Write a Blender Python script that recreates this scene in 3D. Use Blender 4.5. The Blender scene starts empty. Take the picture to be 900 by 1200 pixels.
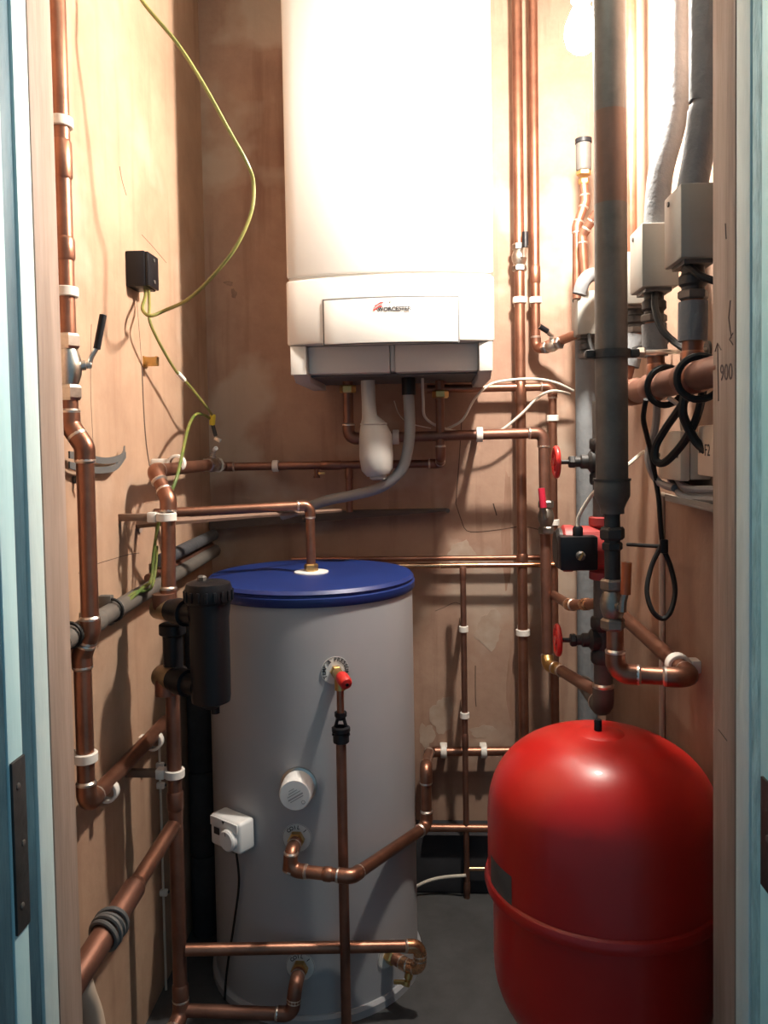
import bpy, bmesh, math, random
from mathutils import Vector, Matrix, Euler
random.seed(7)
SC = bpy.context.scene
COL = SC.collection
V = Vector
PI = math.pi

# ------------------------------------------------------------------ camera
FPX, CAMH = 950.0, 1.21
YAW, TILT, ROLL, SHIFT_PX = math.radians(3.3), math.radians(2.3), math.radians(-0.95), -41.0
cam_d = bpy.data.cameras.new('camera'); cam = bpy.data.objects.new('camera', cam_d); COL.objects.link(cam)
CAM_ROT = Matrix.Rotation(YAW, 3, 'Z') @ Matrix.Rotation(PI/2 - TILT, 3, 'X') @ Matrix.Rotation(ROLL, 3, 'Z')
cam.location = (0, 0, CAMH); cam.rotation_euler = CAM_ROT.to_euler()
cam_d.sensor_fit = 'VERTICAL'; cam_d.sensor_height = 36.0; cam_d.lens = 36.0*FPX/1200.0
cam_d.shift_y = SHIFT_PX/1200.0
cam_d.clip_start = 0.02
SC.camera = cam

# ------------------------------------------------------------------ world (dim cool daylight of the hallway), exposure
w = bpy.data.worlds.new('hallway_daylight'); SC.world = w; w.use_nodes = True
bg = w.node_tree.nodes['Background']; bg.inputs[0].default_value = (0.38, 0.68, 0.90, 1); bg.inputs[1].default_value = 0.33
SC.view_settings.view_transform = 'Standard'; SC.view_settings.look = 'None'
SC.view_settings.gamma = 1.0; SC.view_settings.use_curve_mapping = False
SC.view_settings.exposure = 0.0
BULB_STRENGTH = 2100.0
BULB = V((0.285, 1.52, 1.955))

# ------------------------------------------------------------------ measuring: a photo position at a known distance
def ray(px, py):
    return CAM_ROT @ V(((px-450)/FPX, -(py-600-SHIFT_PX)/FPX, -1.0))
O = V((0, 0, CAMH))
def aY(px, py, Y): d = ray(px, py); return O + d*(Y/d.y)
def aX(px, py, X): d = ray(px, py); return O + d*(X/d.x)
def aZ(px, py, Z): d = ray(px, py); return O + d*((Z-CAMH)/d.z)

XL, XR, YB, ZC = -0.615, 0.47, 2.23, 2.45

# ------------------------------------------------------------------ materials
MATS = {}
def mat(name, col, rough=0.5, metal=0.0, var=0.0, vscale=12.0, col2=None, bump=0.0, bscale=60.0, rvar=0.0, coat=0.0, emit=None, trans=0.0, stretch=None, spec=None):
    m = bpy.data.materials.new(name); m.use_nodes = True
    nt = m.node_tree; b = nt.nodes['Principled BSDF']
    b.inputs['Base Color'].default_value = (*col, 1); b.inputs['Roughness'].default_value = rough
    b.inputs['Metallic'].default_value = metal
    if coat: b.inputs['Coat Weight'].default_value = coat; b.inputs['Coat Roughness'].default_value = 0.08
    if spec is not None: b.inputs['Specular IOR Level'].default_value = spec
    if trans: b.inputs['Transmission Weight'].default_value = trans
    if emit: b.inputs['Emission Color'].default_value = (*emit[0], 1); b.inputs['Emission Strength'].default_value = emit[1]
    if var or col2 or bump or rvar:
        tc = nt.nodes.new('ShaderNodeTexCoord')
        src = tc.outputs['Object']
        if stretch:
            mp = nt.nodes.new('ShaderNodeMapping'); mp.inputs['Scale'].default_value = stretch
            nt.links.new(src, mp.inputs[0]); src = mp.outputs[0]
        nz = nt.nodes.new('ShaderNodeTexNoise'); nz.inputs['Scale'].default_value = vscale; nz.inputs['Detail'].default_value = 6; nz.inputs['Roughness'].default_value = 0.62
        nt.links.new(src, nz.inputs['Vector'])
        if var or col2:
            rp = nt.nodes.new('ShaderNodeValToRGB')
            c2 = col2 if col2 else tuple(c*(1-var) for c in col)
            rp.color_ramp.elements[0].position = 0.34; rp.color_ramp.elements[0].color = (*c2, 1)
            rp.color_ramp.elements[1].position = 0.66; rp.color_ramp.elements[1].color = (*col, 1)
            nt.links.new(nz.outputs['Fac'], rp.inputs[0]); nt.links.new(rp.outputs[0], b.inputs['Base Color'])
        if rvar:
            mr = nt.nodes.new('ShaderNodeMapRange'); mr.inputs['To Min'].default_value = max(0.03, rough-rvar); mr.inputs['To Max'].default_value = rough+rvar
            nt.links.new(nz.outputs['Fac'], mr.inputs['Value']); nt.links.new(mr.outputs[0], b.inputs['Roughness'])
        if bump:
            n2 = nt.nodes.new('ShaderNodeTexNoise'); n2.inputs['Scale'].default_value = bscale; n2.inputs['Detail'].default_value = 5
            nt.links.new(src, n2.inputs['Vector'])
            bp = nt.nodes.new('ShaderNodeBump'); bp.inputs['Strength'].default_value = bump; bp.inputs['Distance'].default_value = 0.004
            nt.links.new(n2.outputs['Fac'], bp.inputs['Height']); nt.links.new(bp.outputs[0], b.inputs['Normal'])
    MATS[name] = m
    return m

def plaster(name, base, dark, pale, patch_lo, patch_hi, streak):
    m = bpy.data.materials.new(name); m.use_nodes = True; nt = m.node_tree; b = nt.nodes['Principled BSDF']
    N = nt.nodes.new; L = nt.links.new
    tc = N('ShaderNodeTexCoord')
    n1 = N('ShaderNodeTexNoise'); n1.inputs['Scale'].default_value = 5.0; n1.inputs['Detail'].default_value = 8; n1.inputs['Roughness'].default_value = .65
    L(tc.outputs['Object'], n1.inputs['Vector'])
    r1 = N('ShaderNodeValToRGB'); r1.color_ramp.elements[0].position = .36; r1.color_ramp.elements[1].position = .62
    r1.color_ramp.elements[0].color = (*dark, 1); r1.color_ramp.elements[1].color = (*base, 1)
    L(n1.outputs['Fac'], r1.inputs[0])
    # vertical trowel and run streaks
    mp = N('ShaderNodeMapping'); mp.inputs['Scale'].default_value = (14, 14, 1.1); L(tc.outputs['Object'], mp.inputs[0])
    n2 = N('ShaderNodeTexNoise'); n2.inputs['Scale'].default_value = 1.6; n2.inputs['Detail'].default_value = 5; L(mp.outputs[0], n2.inputs['Vector'])
    r2 = N('ShaderNodeMapRange'); r2.inputs['From Min'].default_value = .55; r2.inputs['From Max'].default_value = .75; r2.inputs['To Max'].default_value = streak
    L(n2.outputs['Fac'], r2.inputs['Value'])
    mx = N('ShaderNodeMix'); mx.data_type = 'RGBA'; L(r2.outputs[0], mx.inputs[0]); L(r1.outputs[0], mx.inputs[6]); mx.inputs[7].default_value = (dark[0]*.7, dark[1]*.62, dark[2]*.6, 1)
    # bare pale patches of filler
    n3 = N('ShaderNodeTexNoise'); n3.inputs['Scale'].default_value = 3.1; n3.inputs['Detail'].default_value = 4; L(tc.outputs['Object'], n3.inputs['Vector'])
    r3 = N('ShaderNodeMapRange'); r3.inputs['From Min'].default_value = patch_lo; r3.inputs['From Max'].default_value = patch_hi; r3.inputs['To Max'].default_value = .75
    L(n3.outputs['Fac'], r3.inputs['Value'])
    m2 = N('ShaderNodeMix'); m2.data_type = 'RGBA'; L(r3.outputs[0], m2.inputs[0]); L(mx.outputs[2], m2.inputs[6]); m2.inputs[7].default_value = (*pale, 1)
    L(m2.outputs[2], b.inputs['Base Color'])
    b.inputs['Roughness'].default_value = .85; b.inputs['Specular IOR Level'].default_value = .25
    n4 = N('ShaderNodeTexNoise'); n4.inputs['Scale'].default_value = 45; n4.inputs['Detail'].default_value = 6; L(tc.outputs['Object'], n4.inputs['Vector'])
    bp = N('ShaderNodeBump'); bp.inputs['Strength'].default_value = .25; bp.inputs['Distance'].default_value = .004
    L(n4.outputs['Fac'], bp.inputs['Height']); L(bp.outputs[0], b.inputs['Normal'])
    MATS[name] = m
plaster('plaster_left', (.44, .29, .195), (.36, .225, .15), (.48, .34, .25), .58, .68, .45)
plaster('plaster_back', (.38, .245, .175), (.285, .172, .125), (.44, .345, .27), .55, .62, .8)
plaster('plaster_right', (.37, .24, .17), (.295, .18, .13), (.42, .31, .24), .68, .76, .4)
mat('filler', (.41, .315, .245), .9, col2=(.35, .25, .185), vscale=30)
mat('stain', (.26, .145, .095), .85, col2=(.34, .20, .14), vscale=18, stretch=(3, 3, .6))
mat('smudge', (.20, .13, .10), .9, col2=(.30, .19, .14), vscale=60)
mat('ceiling_paint', (.40, .36, .33), .9, var=.1)
mat('floor_concrete', (.065, .065, .066), .85, var=.35, vscale=9, bump=.4, bscale=40)
mat('copper', (.38, .18, .115), .38, .86, col2=(.22, .10, .066), vscale=11, rvar=.10)
mat('copper_bright', (.74, .42, .24), .26, .95, col2=(.58, .30, .16), vscale=14, rvar=.06)
mat('copper_dull', (.28, .135, .093), .46, .74, col2=(.16, .078, .056), vscale=9, rvar=.08)
mat('solder', (.72, .62, .55), .32, .95)
mat('brass', (.68, .44, .17), .32, .95, var=.25, vscale=30)
mat('chrome', (.70, .66, .60), .28, 1.0, var=.3, vscale=40)
mat('steel_dark', (.125, .113, .102), .55, .25, col2=(.075, .068, .062), vscale=14, bump=.2, bscale=50)
mat('iron_black', (.05, .048, .047), .55, .4, var=.4, vscale=20, bump=.3, bscale=60)
mat('clip_plastic', (.78, .73, .66), .45, var=.08)
mat('boiler_white', (.60, .575, .54), .36, coat=.2)
mat('boiler_tray', (.56, .53, .49), .5)
mat('boiler_under', (.10, .10, .10), .7)
mat('print_black', (.02, .02, .025), .6)
mat('print_red', (.60, .03, .03), .5)
mat('siphon_plastic', (.40, .38, .355), .35)
mat('hose_grey', (.24, .23, .225), .55)
mat('cylinder_grey', (.37, .37, .385), .42, var=.05, vscale=5)
mat('lid_blue', (.008, .026, .15), .45, var=.2, vscale=6)
mat('label_white', (.66, .66, .64), .5)
mat('plastic_white', (.80, .79, .77), .35)
mat('print_grey', (.30, .30, .30), .6)
mat('red_plastic', (.55, .025, .02), .35)
mat('red_lever', (.52, .02, .05), .4)
mat('orange_lever', (.42, .10, .03), .45)
mat('red_enamel', (.47, .011, .008), .34, coat=.12, spec=.4, rvar=.08, vscale=6, var=.12)
mat('pump_red', (.40, .045, .042), .45, var=.2, vscale=20)
mat('black_plastic', (.008, .008, .010), .42, spec=.28)
mat('black_rubber', (.010, .010, .010), .6, spec=.3)
mat('lagging_grey', (.17, .178, .185), .85, var=.18, vscale=20, bump=.5, bscale=90)
mat('box_grey', (.28, .27, .24), .45, .2, var=.12, vscale=15)
mat('box_beige', (.60, .48, .37), .6, var=.08)
mat('cable_green', (.06, .12, .022), .5, col2=(.19, .18, .04), vscale=22, var=.1)
mat('cable_olive', (.25, .225, .06), .45, col2=(.15, .165, .045), vscale=18, var=.1)
mat('cable_yellow', (.62, .48, .03), .5)
mat('cable_white', (.62, .56, .47), .5)
mat('timber', (.34, .25, .20), .75, col2=(.235, .165, .125), vscale=7, stretch=(6, 6, .5), bump=.2, bscale=30)
mat('strap_grey', (.10, .098, .095), .6)
mat('conduit_grey', (.12, .105, .09), .7, var=.3, vscale=15)
mat('lagging_dark', (.055, .055, .06), .85, var=.3, vscale=15, bump=.4, bscale=70)
mat('brown_band', (.15, .082, .058), .55, .2, var=.25, vscale=16)
mat('brass_dull', (.44, .33, .20), .42, .85, var=.2, vscale=25)
mat('chrome_dull', (.34, .31, .27), .40, .95, var=.3, vscale=40)
mat('bar_brown', (.20, .115, .075), .7, var=.2)
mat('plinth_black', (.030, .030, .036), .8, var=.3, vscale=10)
mat('timber_dark', (.085, .062, .05), .8, var=.3, vscale=12, stretch=(1, 5, 5))
mat('paint_pale', (.56, .68, .67), .6, col2=(.44, .56, .56), vscale=6, stretch=(3, 3, .6), bump=.15)
mat('paint_mint', (.50, .70, .72), .55, col2=(.40, .62, .65), vscale=5, stretch=(4, 4, .5), bump=.2, bscale=25)
mat('paint_cyan_dull', (.30, .60, .68), .6, col2=(.16, .36, .42), vscale=14, stretch=(4, 4, 1.5), bump=.5, bscale=40)
mat('paint_cyan', (.42, .84, .92), .5, col2=(.34, .74, .82), vscale=5, stretch=(4, 4, .5), bump=.2, bscale=25)
mat('jamb_blue', (.05, .125, .165), .6, col2=(.015, .05, .075), vscale=6, stretch=(3, 3, .6), bump=.2)
mat('grime', (.05, .07, .075), .8, var=.4, vscale=20)
mat('crack_dark', (.09, .055, .04), .95)
mat('bulb_glass', (1, 1, 1), .3, emit=((1.0, .925, .82), BULB_STRENGTH))
mat('vent_clear', (.45, .47, .48), .2, trans=.3)
mat('pencil', (.08, .055, .05), .8)
M = MATS

# ------------------------------------------------------------------ mesh builder
def frame(d):
    d = V(d).normalized()
    a = V((0, 0, 1)) if abs(d.z) < .9 else V((0, 1, 0))
    u = d.cross(a).normalized(); v = d.cross(u).normalized()
    return d, u, v
def spline(pts, n=8):
    pts = [V(p) for p in pts]; out = []
    for i in range(len(pts)-1):
        p0 = pts[max(i-1, 0)]; p1 = pts[i]; p2 = pts[i+1]; p3 = pts[min(i+2, len(pts)-1)]
        for k in range(n):
            t = k/n
            out.append(.5*((2*p1)+(p2-p0)*t+(2*p0-5*p1+4*p2-p3)*t*t+(3*p1-p0-3*p2+p3)*t*t*t))
    out.append(pts[-1]); return out
class MB:
    def __init__(s): s.bm = bmesh.new()
    def tube(s, pts, r, n=12, caps=True, closed=False):
        pts = [V(p) for p in pts]; m = len(pts)
        rs = r if isinstance(r, (list, tuple)) else [r]*m
        d, u, v = frame(pts[1]-pts[0]); rings = []
        for i, p in enumerate(pts):
            if closed: t = pts[(i+1) % m]-pts[i-1]
            elif i == 0: t = pts[1]-pts[0]
            elif i == m-1: t = pts[-1]-pts[-2]
            else: t = (pts[i+1]-pts[i]).normalized()+(pts[i]-pts[i-1]).normalized()
            t.normalize(); u = (u-t*u.dot(t)).normalized(); v = t.cross(u)
            rings.append([s.bm.verts.new(p+(u*math.cos(2*PI*k/n)+v*math.sin(2*PI*k/n))*rs[i]) for k in range(n)])
        for i in range(m if closed else m-1):
            a, b = rings[i], rings[(i+1) % m]
            for k in range(n): s.bm.faces.new((a[k], a[(k+1) % n], b[(k+1) % n], b[k]))
        if caps and not closed: s.bm.faces.new(rings[0][::-1]); s.bm.faces.new(rings[-1])
        return s
    def lathe(s, prof, o, d=(0, 0, 1), n=24, capa=True, capb=True):
        o = V(o); d, u, v = frame(d); rings = []
        for (r, h) in prof:
            if r < 1e-6: rings.append([s.bm.verts.new(o+d*h)])
            else: rings.append([s.bm.verts.new(o+d*h+(u*math.cos(2*PI*k/n)+v*math.sin(2*PI*k/n))*r) for k in range(n)])
        for a, b in zip(rings, rings[1:]):
            for k in range(n):
                k2 = (k+1) % n
                if len(a) == 1 and len(b) == 1: continue
                if len(a) == 1: s.bm.faces.new((a[0], b[k2], b[k]))
                elif len(b) == 1: s.bm.faces.new((a[k], a[k2], b[0]))
                else: s.bm.faces.new((a[k], a[k2], b[k2], b[k]))
        if capa and len(rings[0]) > 1: s.bm.faces.new(rings[0][::-1])
        if capb and len(rings[-1]) > 1: s.bm.faces.new(rings[-1])
        return s
    def cyl(s, a, b, r, n=16): a, b = V(a), V(b); return s.lathe([(r, 0), (r, (b-a).length)], a, b-a, n)
    def box(s, c, size, rot=None, bevel=0.0, seg=2):
        g = bmesh.ops.create_cube(s.bm, size=1.0); vs = g['verts']
        bmesh.ops.scale(s.bm, vec=V(size), verts=vs)
        if bevel:
            es = list({e for v in vs for e in v.link_edges})
            r = bmesh.ops.bevel(s.bm, geom=es, offset=bevel, segments=seg, affect='EDGES', profile=.5)
            vs = list({v for f in r['faces'] for v in f.verts} | {v for v in vs if v.is_valid})
        if rot is not None: bmesh.ops.rotate(s.bm, cent=(0, 0, 0), matrix=rot, verts=vs)
        bmesh.ops.translate(s.bm, vec=V(c), verts=vs)
        return s
    def span(s, lo, hi, bevel=0.0, seg=2):
        lo, hi = V(lo), V(hi); return s.box((lo+hi)/2, [abs(x) for x in (hi-lo)], None, bevel, seg)
    def prism(s, poly, o, u, v, d):              # 2-D outline (a,b) -> o + a u + b v, swept along d
        o, u, v, d = V(o), V(u), V(v), V(d)
        a = [s.bm.verts.new(o+u*x+v*y) for x, y in poly]; b = [s.bm.verts.new(p.co+d) for p in a]
        s.bm.faces.new(a[::-1]); s.bm.faces.new(b); n = len(a)
        for i in range(n): s.bm.faces.new((a[i], a[(i+1) % n], b[(i+1) % n], b[i]))
        return s
    def torus(s, c, axis, R, r, n=28, m=10, a0=0, a1=2*PI):
        d, u, v = frame(axis); c = V(c); full = abs(a1-a0-2*PI) < 1e-4
        k = n if full else n+1
        return s.tube([c+(u*math.cos(a0+(a1-a0)*i/n)+v*math.sin(a0+(a1-a0)*i/n))*R for i in range(k)], r, m, True, full)
    def build(s, name, m, parent=None, sharp=38, bevel=0.0):
        bm = s.bm
        bmesh.ops.recalc_face_normals(bm, faces=bm.faces[:])
        if bevel:
            es = [e for e in bm.edges if len(e.link_faces) == 2 and e.calc_face_angle(0) > .6]
            bmesh.ops.bevel(bm, geom=es, offset=bevel, segments=2, affect='EDGES', profile=.5)
        for f in bm.faces: f.smooth = True
        for e in bm.edges:
            if len(e.link_faces) == 2 and e.calc_face_angle(0) > math.radians(sharp): e.smooth = False
        if parent is None:
            xs = [v.co.x for v in bm.verts]; ys = [v.co.y for v in bm.verts]; zs = [v.co.z for v in bm.verts]
            org = V(((min(xs)+max(xs))/2, (min(ys)+max(ys))/2, min(zs)))
        else: org = V(parent['_o'])
        bmesh.ops.translate(bm, vec=-org, verts=bm.verts[:])
        me = bpy.data.meshes.new(name); bm.to_mesh(me); bm.free()
        me.materials.append(M[m] if isinstance(m, str) else m)
        o = bpy.data.objects.new(name, me); COL.objects.link(o)
        if parent is None: o.location = org
        else: o.parent = parent
        o['_o'] = tuple(org)
        return o
def thing(name, label, cat, loc, group=None):
    o = bpy.data.objects.new(name, None); COL.objects.link(o); o.empty_display_size = .03
    o.location = V(loc); o['_o'] = tuple(V(loc)); o['label'] = label; o['category'] = cat
    if group: o['group'] = group
    return o
def tag(o, label, cat, group=None):
    o['label'] = label; o['category'] = cat
    if group: o['group'] = group
    return o
def struct(o, label=None):
    o['kind'] = 'structure'
    if label: o['label'] = label
    return o
def text_mesh(name, s, size, o, u, v, m, parent, depth=.0004, bold=0.0):
    """flat lettering starting centred at o, reading along u, up along v"""
    cu = bpy.data.curves.new('t', 'FONT'); cu.body = s; cu.size = size; cu.align_x = 'CENTER'; cu.align_y = 'CENTER'; cu.extrude = depth/2; cu.offset = bold; cu.resolution_u = 3
    t = bpy.data.objects.new('t', cu); COL.objects.link(t)
    dg = bpy.context.evaluated_depsgraph_get(); me = bpy.data.meshes.new_from_object(t.evaluated_get(dg))
    bpy.data.objects.remove(t); bpy.data.curves.remove(cu)
    u, v = V(u).normalized(), V(v).normalized(); nn = u.cross(v); org = V(parent['_o'])
    for vt in me.vertices: vt.co = V(o)+u*vt.co.x+v*vt.co.y+nn*vt.co.z-org
    me.name = name; me.materials.clear(); me.materials.append(M[m])
    ob = bpy.data.objects.new(name, me); COL.objects.link(ob); ob.parent = parent; ob['_o'] = tuple(org)
    return ob

# ------------------------------------------------------------------ plumbing kit
def run(pts, r, label, m='copper', elbow=None, couplings=(), name='copper_pipe', group=None, bendR=None, skip=(), cat='pipe', root=None, n=14):
    """a pipe laid along straight legs: a tube for every leg, an elbow fitting at every corner"""
    pts = [V(p) for p in pts]; elbow = elbow or m
    if root is None:
        root = thing(name, label, cat, min(pts, key=lambda p: p.z), group)
    R = bendR or 1.5*r
    cuts = [(pts[0], None)]
    arcs = []
    for i in range(1, len(pts)-1):
        a = (pts[i-1]-pts[i]).normalized(); b = (pts[i+1]-pts[i]).normalized()
        ang = PI-a.angle(b); t = R*math.tan(ang/2)
        bis = (a+b).normalized(); c = pts[i]+bis*(R/math.cos(ang/2))
        s0 = pts[i]+a*t; s1 = pts[i]+b*t
        arc = []
        for k in range(7):
            q = s0.lerp(s1, k/6); arc.append(c+(q-c).normalized()*R)
        arcs.append((arc, a, b, ang))
    for i in range(len(pts)-1):
        s = arcs[i-1][0][-1] if i > 0 else pts[0]
        e = arcs[i][0][0] if i < len(pts)-2 else pts[-1]
        if (e-s).length > 1e-3: MB().tube([s, e], r, n).build('tube', m, root)
    for arc, a, b, ang in arcs:
        soc = 1.15*r
        p = [arc[0]+a*soc, arc[0]+a*.02*r]+arc[1:-1]+[arc[-1]+b*.02*r, arc[-1]+b*soc]
        e = MB().tube(p, 1.16*r, n).build('elbow', elbow, root)
        for q, dd in ((p[0], a), (p[-1], b)):
            MB().lathe([(1.16*r, -.25*r), (1.19*r, 0), (1.0*r, .22*r)], q, dd, n, False, False).build('solder_ring', 'solder', e)
    for (seg, f, L) in couplings:
        a, b = pts[seg], pts[seg+1]; d = (b-a).normalized(); c = a.lerp(b, f)
        k = MB().lathe([(r, -L/2-.3*r), (1.16*r, -L/2), (1.16*r, L/2), (r, L/2+.3*r)], c, d, n, False, False).build('coupling', elbow, root)
    return root
def clip(c, d, r, wall, label, wallpos=None, m='clip_plastic', w=.016):
    """plastic pipe clip: open band round the pipe and a foot reaching back to the wall"""
    c = V(c); d = V(d).normalized(); wv = V(wall).normalized(); s = d.cross(wv).normalized()
    Lw = wallpos if wallpos else r+.012
    t = thing('pipe_clip', label, 'pipe clip', c+wv*Lw, 'white plastic pipe clips')
    Ro = r*1.32+.0012; Ri = r*1.01
    MB().lathe([(Ri, -w/2), (Ro-.0012, -w/2), (Ro, -w/2+.0012), (Ro, w/2-.0012), (Ro-.0012, w/2), (Ri, w/2)], c, d, 22, False, False).build('band', m, t)
    if Lw > r+.05:                                # a brown spacer carries clips that stand well off the wall
        full = Lw; Lw = r+.022
        MB().box(c+wv*(Lw+full)/2, (full-Lw, w*.9, w*.9), Matrix((wv, s, d)).transposed(), .001).build('spacer', 'bar_brown', t)
    h = max(Lw-Ro*.9, .003)
    mb = MB(); q = Matrix((wv, s, d)).transposed()
    mb.box(c+wv*(Lw-h/2), (h, r*1.5, w*1.25), q, min(h, w)*.18).build('foot', m, t)
    return t
def hexnut(c, d, r, L, name, m, parent, ch=.18):
    return MB().lathe([(r*.86, -L/2), (r, -L/2+L*ch), (r, L/2-L*ch), (r*.86, L/2)], c, d, 6).build(name, m, parent, sharp=20)
def ball_valve(c, d, r, stem, lever, L, label, lev_m='black_plastic', body_m='chrome', lev_len=.06, handle_mid=None, lev_w=.012):
    """lever ball valve: body, two gland nuts, stem, lever with its grip"""
    c = V(c); d = V(d).normalized(); sd = V(stem).normalized(); lv = V(lever).normalized()
    t = thing('ball_valve', label, 'valve', c)
    MB().lathe([(r*1.05, -L*.3), (r*1.25, -L*.24), (r*1.55, -L*.1), (r*1.6, 0), (r*1.55, L*.1), (r*1.25, L*.24), (r*1.05, L*.3)], c, d, 18).build('body', body_m, t)
    hexnut(c-d*L*.4, d, r*1.55, L*.24, 'nut', body_m, t); hexnut(c+d*L*.4, d, r*1.55, L*.24, 'nut', body_m, t)
    h = r*1.5
    MB().lathe([(r*.62, 0), (r*.62, h+r*.5), (r*.42, h+r*.55), (r*.42, h+r*1.1), (r*.3, h+r*1.2)], c, sd, 12).build('stem', body_m, t)
    hp = c+sd*(h+r*.95)
    le = MB().tube([hp-lv*r*.5, hp+lv*r*.8, hp+lv*lev_len*.35+sd*r*.5, hp+lv*lev_len+sd*r*.5], [lev_w*.36]*4, 8).build('lever', body_m, t)
    q0 = hp+lv*lev_len*.3+sd*r*.5; q1 = hp+lv*lev_len+sd*r*.5
    g = spline([q0, q0.lerp(q1, .15), q0.lerp(q1, .85), q1], 4); k = len(g)
    MB().tube(g, [lev_w*(.3 if i in (0, k-1) else .5) for i in range(k)], 10).build('grip', lev_m, le)
    return t
def cable(pts, r, label, m, name='cable', cat='cable', n=8, sub=8, group=None):
    return tag(MB().tube(spline(pts, sub), r, n).build(name, m), label, cat, group)

# ================================================================== the setting
def slab(name, lo, hi, m, bevel=0): return struct(MB().span(lo, hi, bevel).build(name, m))
slab('floor', (-.75, .3, -.06), (.62, YB+.1, 0), 'floor_concrete')
slab('ceiling', (-.75, .9, ZC), (.62, YB+.1, ZC+.06), 'ceiling_paint')
wall_left = slab('wall_left', (XL-.08, .93, 0), (XL, YB, ZC), 'plaster_left')
wall_right = slab('wall_right', (XR, .93, 0), (XR+.08, YB, ZC), 'plaster_right')
wall_back = slab('wall_back', (XL-.08, YB, 0), (XR+.08, YB+.08, ZC), 'plaster_back')

def jamb(side, X, y0, y1, m, name, dx=0.0, bevel=.002):
    o = XL if side < 0 else XR
    lo, hi = (o-.06, y0, 0), (X, y1, ZC)
    if side > 0: lo, hi = (X, y0, 0), (o+.06, y1, ZC)
    return struct(MB().span(lo, hi, bevel).build(name, m))
JL, JR = -.512, .378
yl = lambda px, X=JL: aX(px, 560, X).y
yr = lambda px, X=JR: aX(px, 600, X).y
tl1 = jamb(-1, JL, yl(50), yl(77), 'timber', 'trim_1')
jamb(-1, JL-.001, yl(33), yl(50)-.0005, 'paint_pale', 'trim_2')
jamb(-1, JL-.005, yl(16), yl(33)-.0005, 'jamb_blue', 'trim_3')  # dark blue band, darker than the trims either side
tl4 = jamb(-1, JL, yl(-2), yl(16)-.0005, 'paint_mint', 'trim_4')
jamb(-1, JL-.002, yl(-60), yl(-2)-.0005, 'jamb_blue', 'trim_5')
tr1 = jamb(1, JR, yr(861), yr(835), 'timber', 'trim_6')
jamb(1, JR+.001, yr(877), yr(861)-.0005, 'paint_pale', 'trim_7')
jamb(1, JR+.003, yr(890), yr(877)-.0005, 'paint_cyan_dull', 'trim_8')
tr4 = jamb(1, JR+.001, yr(960), yr(890)-.0005, 'paint_cyan', 'trim_9')
struct(MB().span((XL-.06, yl(-60), 2.06), (XR+.06, yl(50), ZC)).build('trim_10', 'paint_pale'))
# pencilled measure on the right post
def scribble(pts, X, r, parent, name='pencil_mark'):
    MB().tube([aX(x, y, X) for x, y in pts], r, 5).build(name, 'pencil', parent)
PX = JR-.0003
p0 = aX(851, 437, PX)
text_mesh('pencil_lettering', '900', .030, p0, (0, -1, -.04), (0, 0, 1), 'pencil', tr1)
scribble([(841, 402), (842, 470)], PX, .0007, tr1); scribble([(838, 412), (841, 402), (845, 410)], PX, .0007, tr1)
scribble([(856, 352), (854, 372), (857, 396)], PX, .0007, tr1); scribble([(859, 390), (855, 398), (859, 404)], PX, .0007, tr1)
scribble([(850, 262), (851, 280)], PX, .0007, tr1)

# cracks, seams and nails in the plaster
def crack(pts, wall, r, Y=None, X=None, name='crack', m='crack_dark'):
    q = [(aY(x, y, Y) if Y else aX(x, y, X)) for x, y in pts]
    MB().tube(spline(q, 3), r, 5).build(name, m, wall)
crack([(534, 590), (540, 608), (547, 622), (565, 623), (590, 620), (612, 617), (633, 621)], wall_back, .0011, Y=YB)
crack([(541, 492), (538, 540), (534, 590)], wall_back, .0013, Y=YB)
crack([(578, 590), (582, 604)], wall_back, .0018, Y=YB)
crack([(557, 780), (557, 815), (558, 828)], wall_back, .0012, Y=YB)
crack([(510, 716), (520, 712), (534, 706), (545, 712)], wall_back, .0008, Y=YB)
crack([(140, 195), (143, 212), (148, 229)], wall_left, .0009, X=XL)
crack([(166, 275), (178, 288), (195, 308)], wall_left, .0007, X=XL)
crack([(160, 350), (164, 400), (166, 430)], wall_left, .0007, X=XL)
crack([(166, 430), (168, 480), (171, 520), (175, 546)], wall_left, .0020, X=XL)
crack([(107, 380), (106, 450), (109, 520), (112, 560)], wall_left, .0006, X=XL)
crack([(92, 672), (110, 662), (150, 650), (163, 648)], wall_left, .0007, X=XL)
crack([(842, 855), (852, 868)], tr1, .0008, X=JR)

# filler patches, old paint runs and scuffs on the back wall
def patch(px, py, rx, ry, name, m, seed, th=.0008):
    rnd = random.Random(seed); c = aY(px, py, YB); k = YB/FPX; ph = [rnd.uniform(0, 6.28) for _ in range(4)]
    poly = []
    for i in range(26):
        a = 2*PI*i/26; q = 1+.16*math.sin(2*a+ph[0])+.13*math.sin(3*a+ph[1])+.10*math.sin(5*a+ph[2])+.07*math.sin(9*a+ph[3])
        poly.append((rx*k*q*math.cos(a), ry*k*q*math.sin(a)))
    MB().prism(poly, c-V((0, th, 0)), (1, 0, 0), (0, 0, 1), (0, th+.001, 0)).build(name, m, wall_back)
for i, a in enumerate(((573, 738, 16, 20), (518, 838, 12, 24), (565, 857, 14, 7), (541, 648, 14, 15), (500, 862, 8, 16))): patch(*a, 'filler_patch', 'filler', i)
for i, a in enumerate(((594, 625, 6, 62), (600, 800, 5, 60))): patch(*a, 'paint_run', 'stain', 20+i, .0005)
for i, a in enumerate(((268, 332, 5, 3), (274, 344, 3, 6))): patch(*a, 'scuff', 'smudge', 40+i, .0004)

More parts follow.
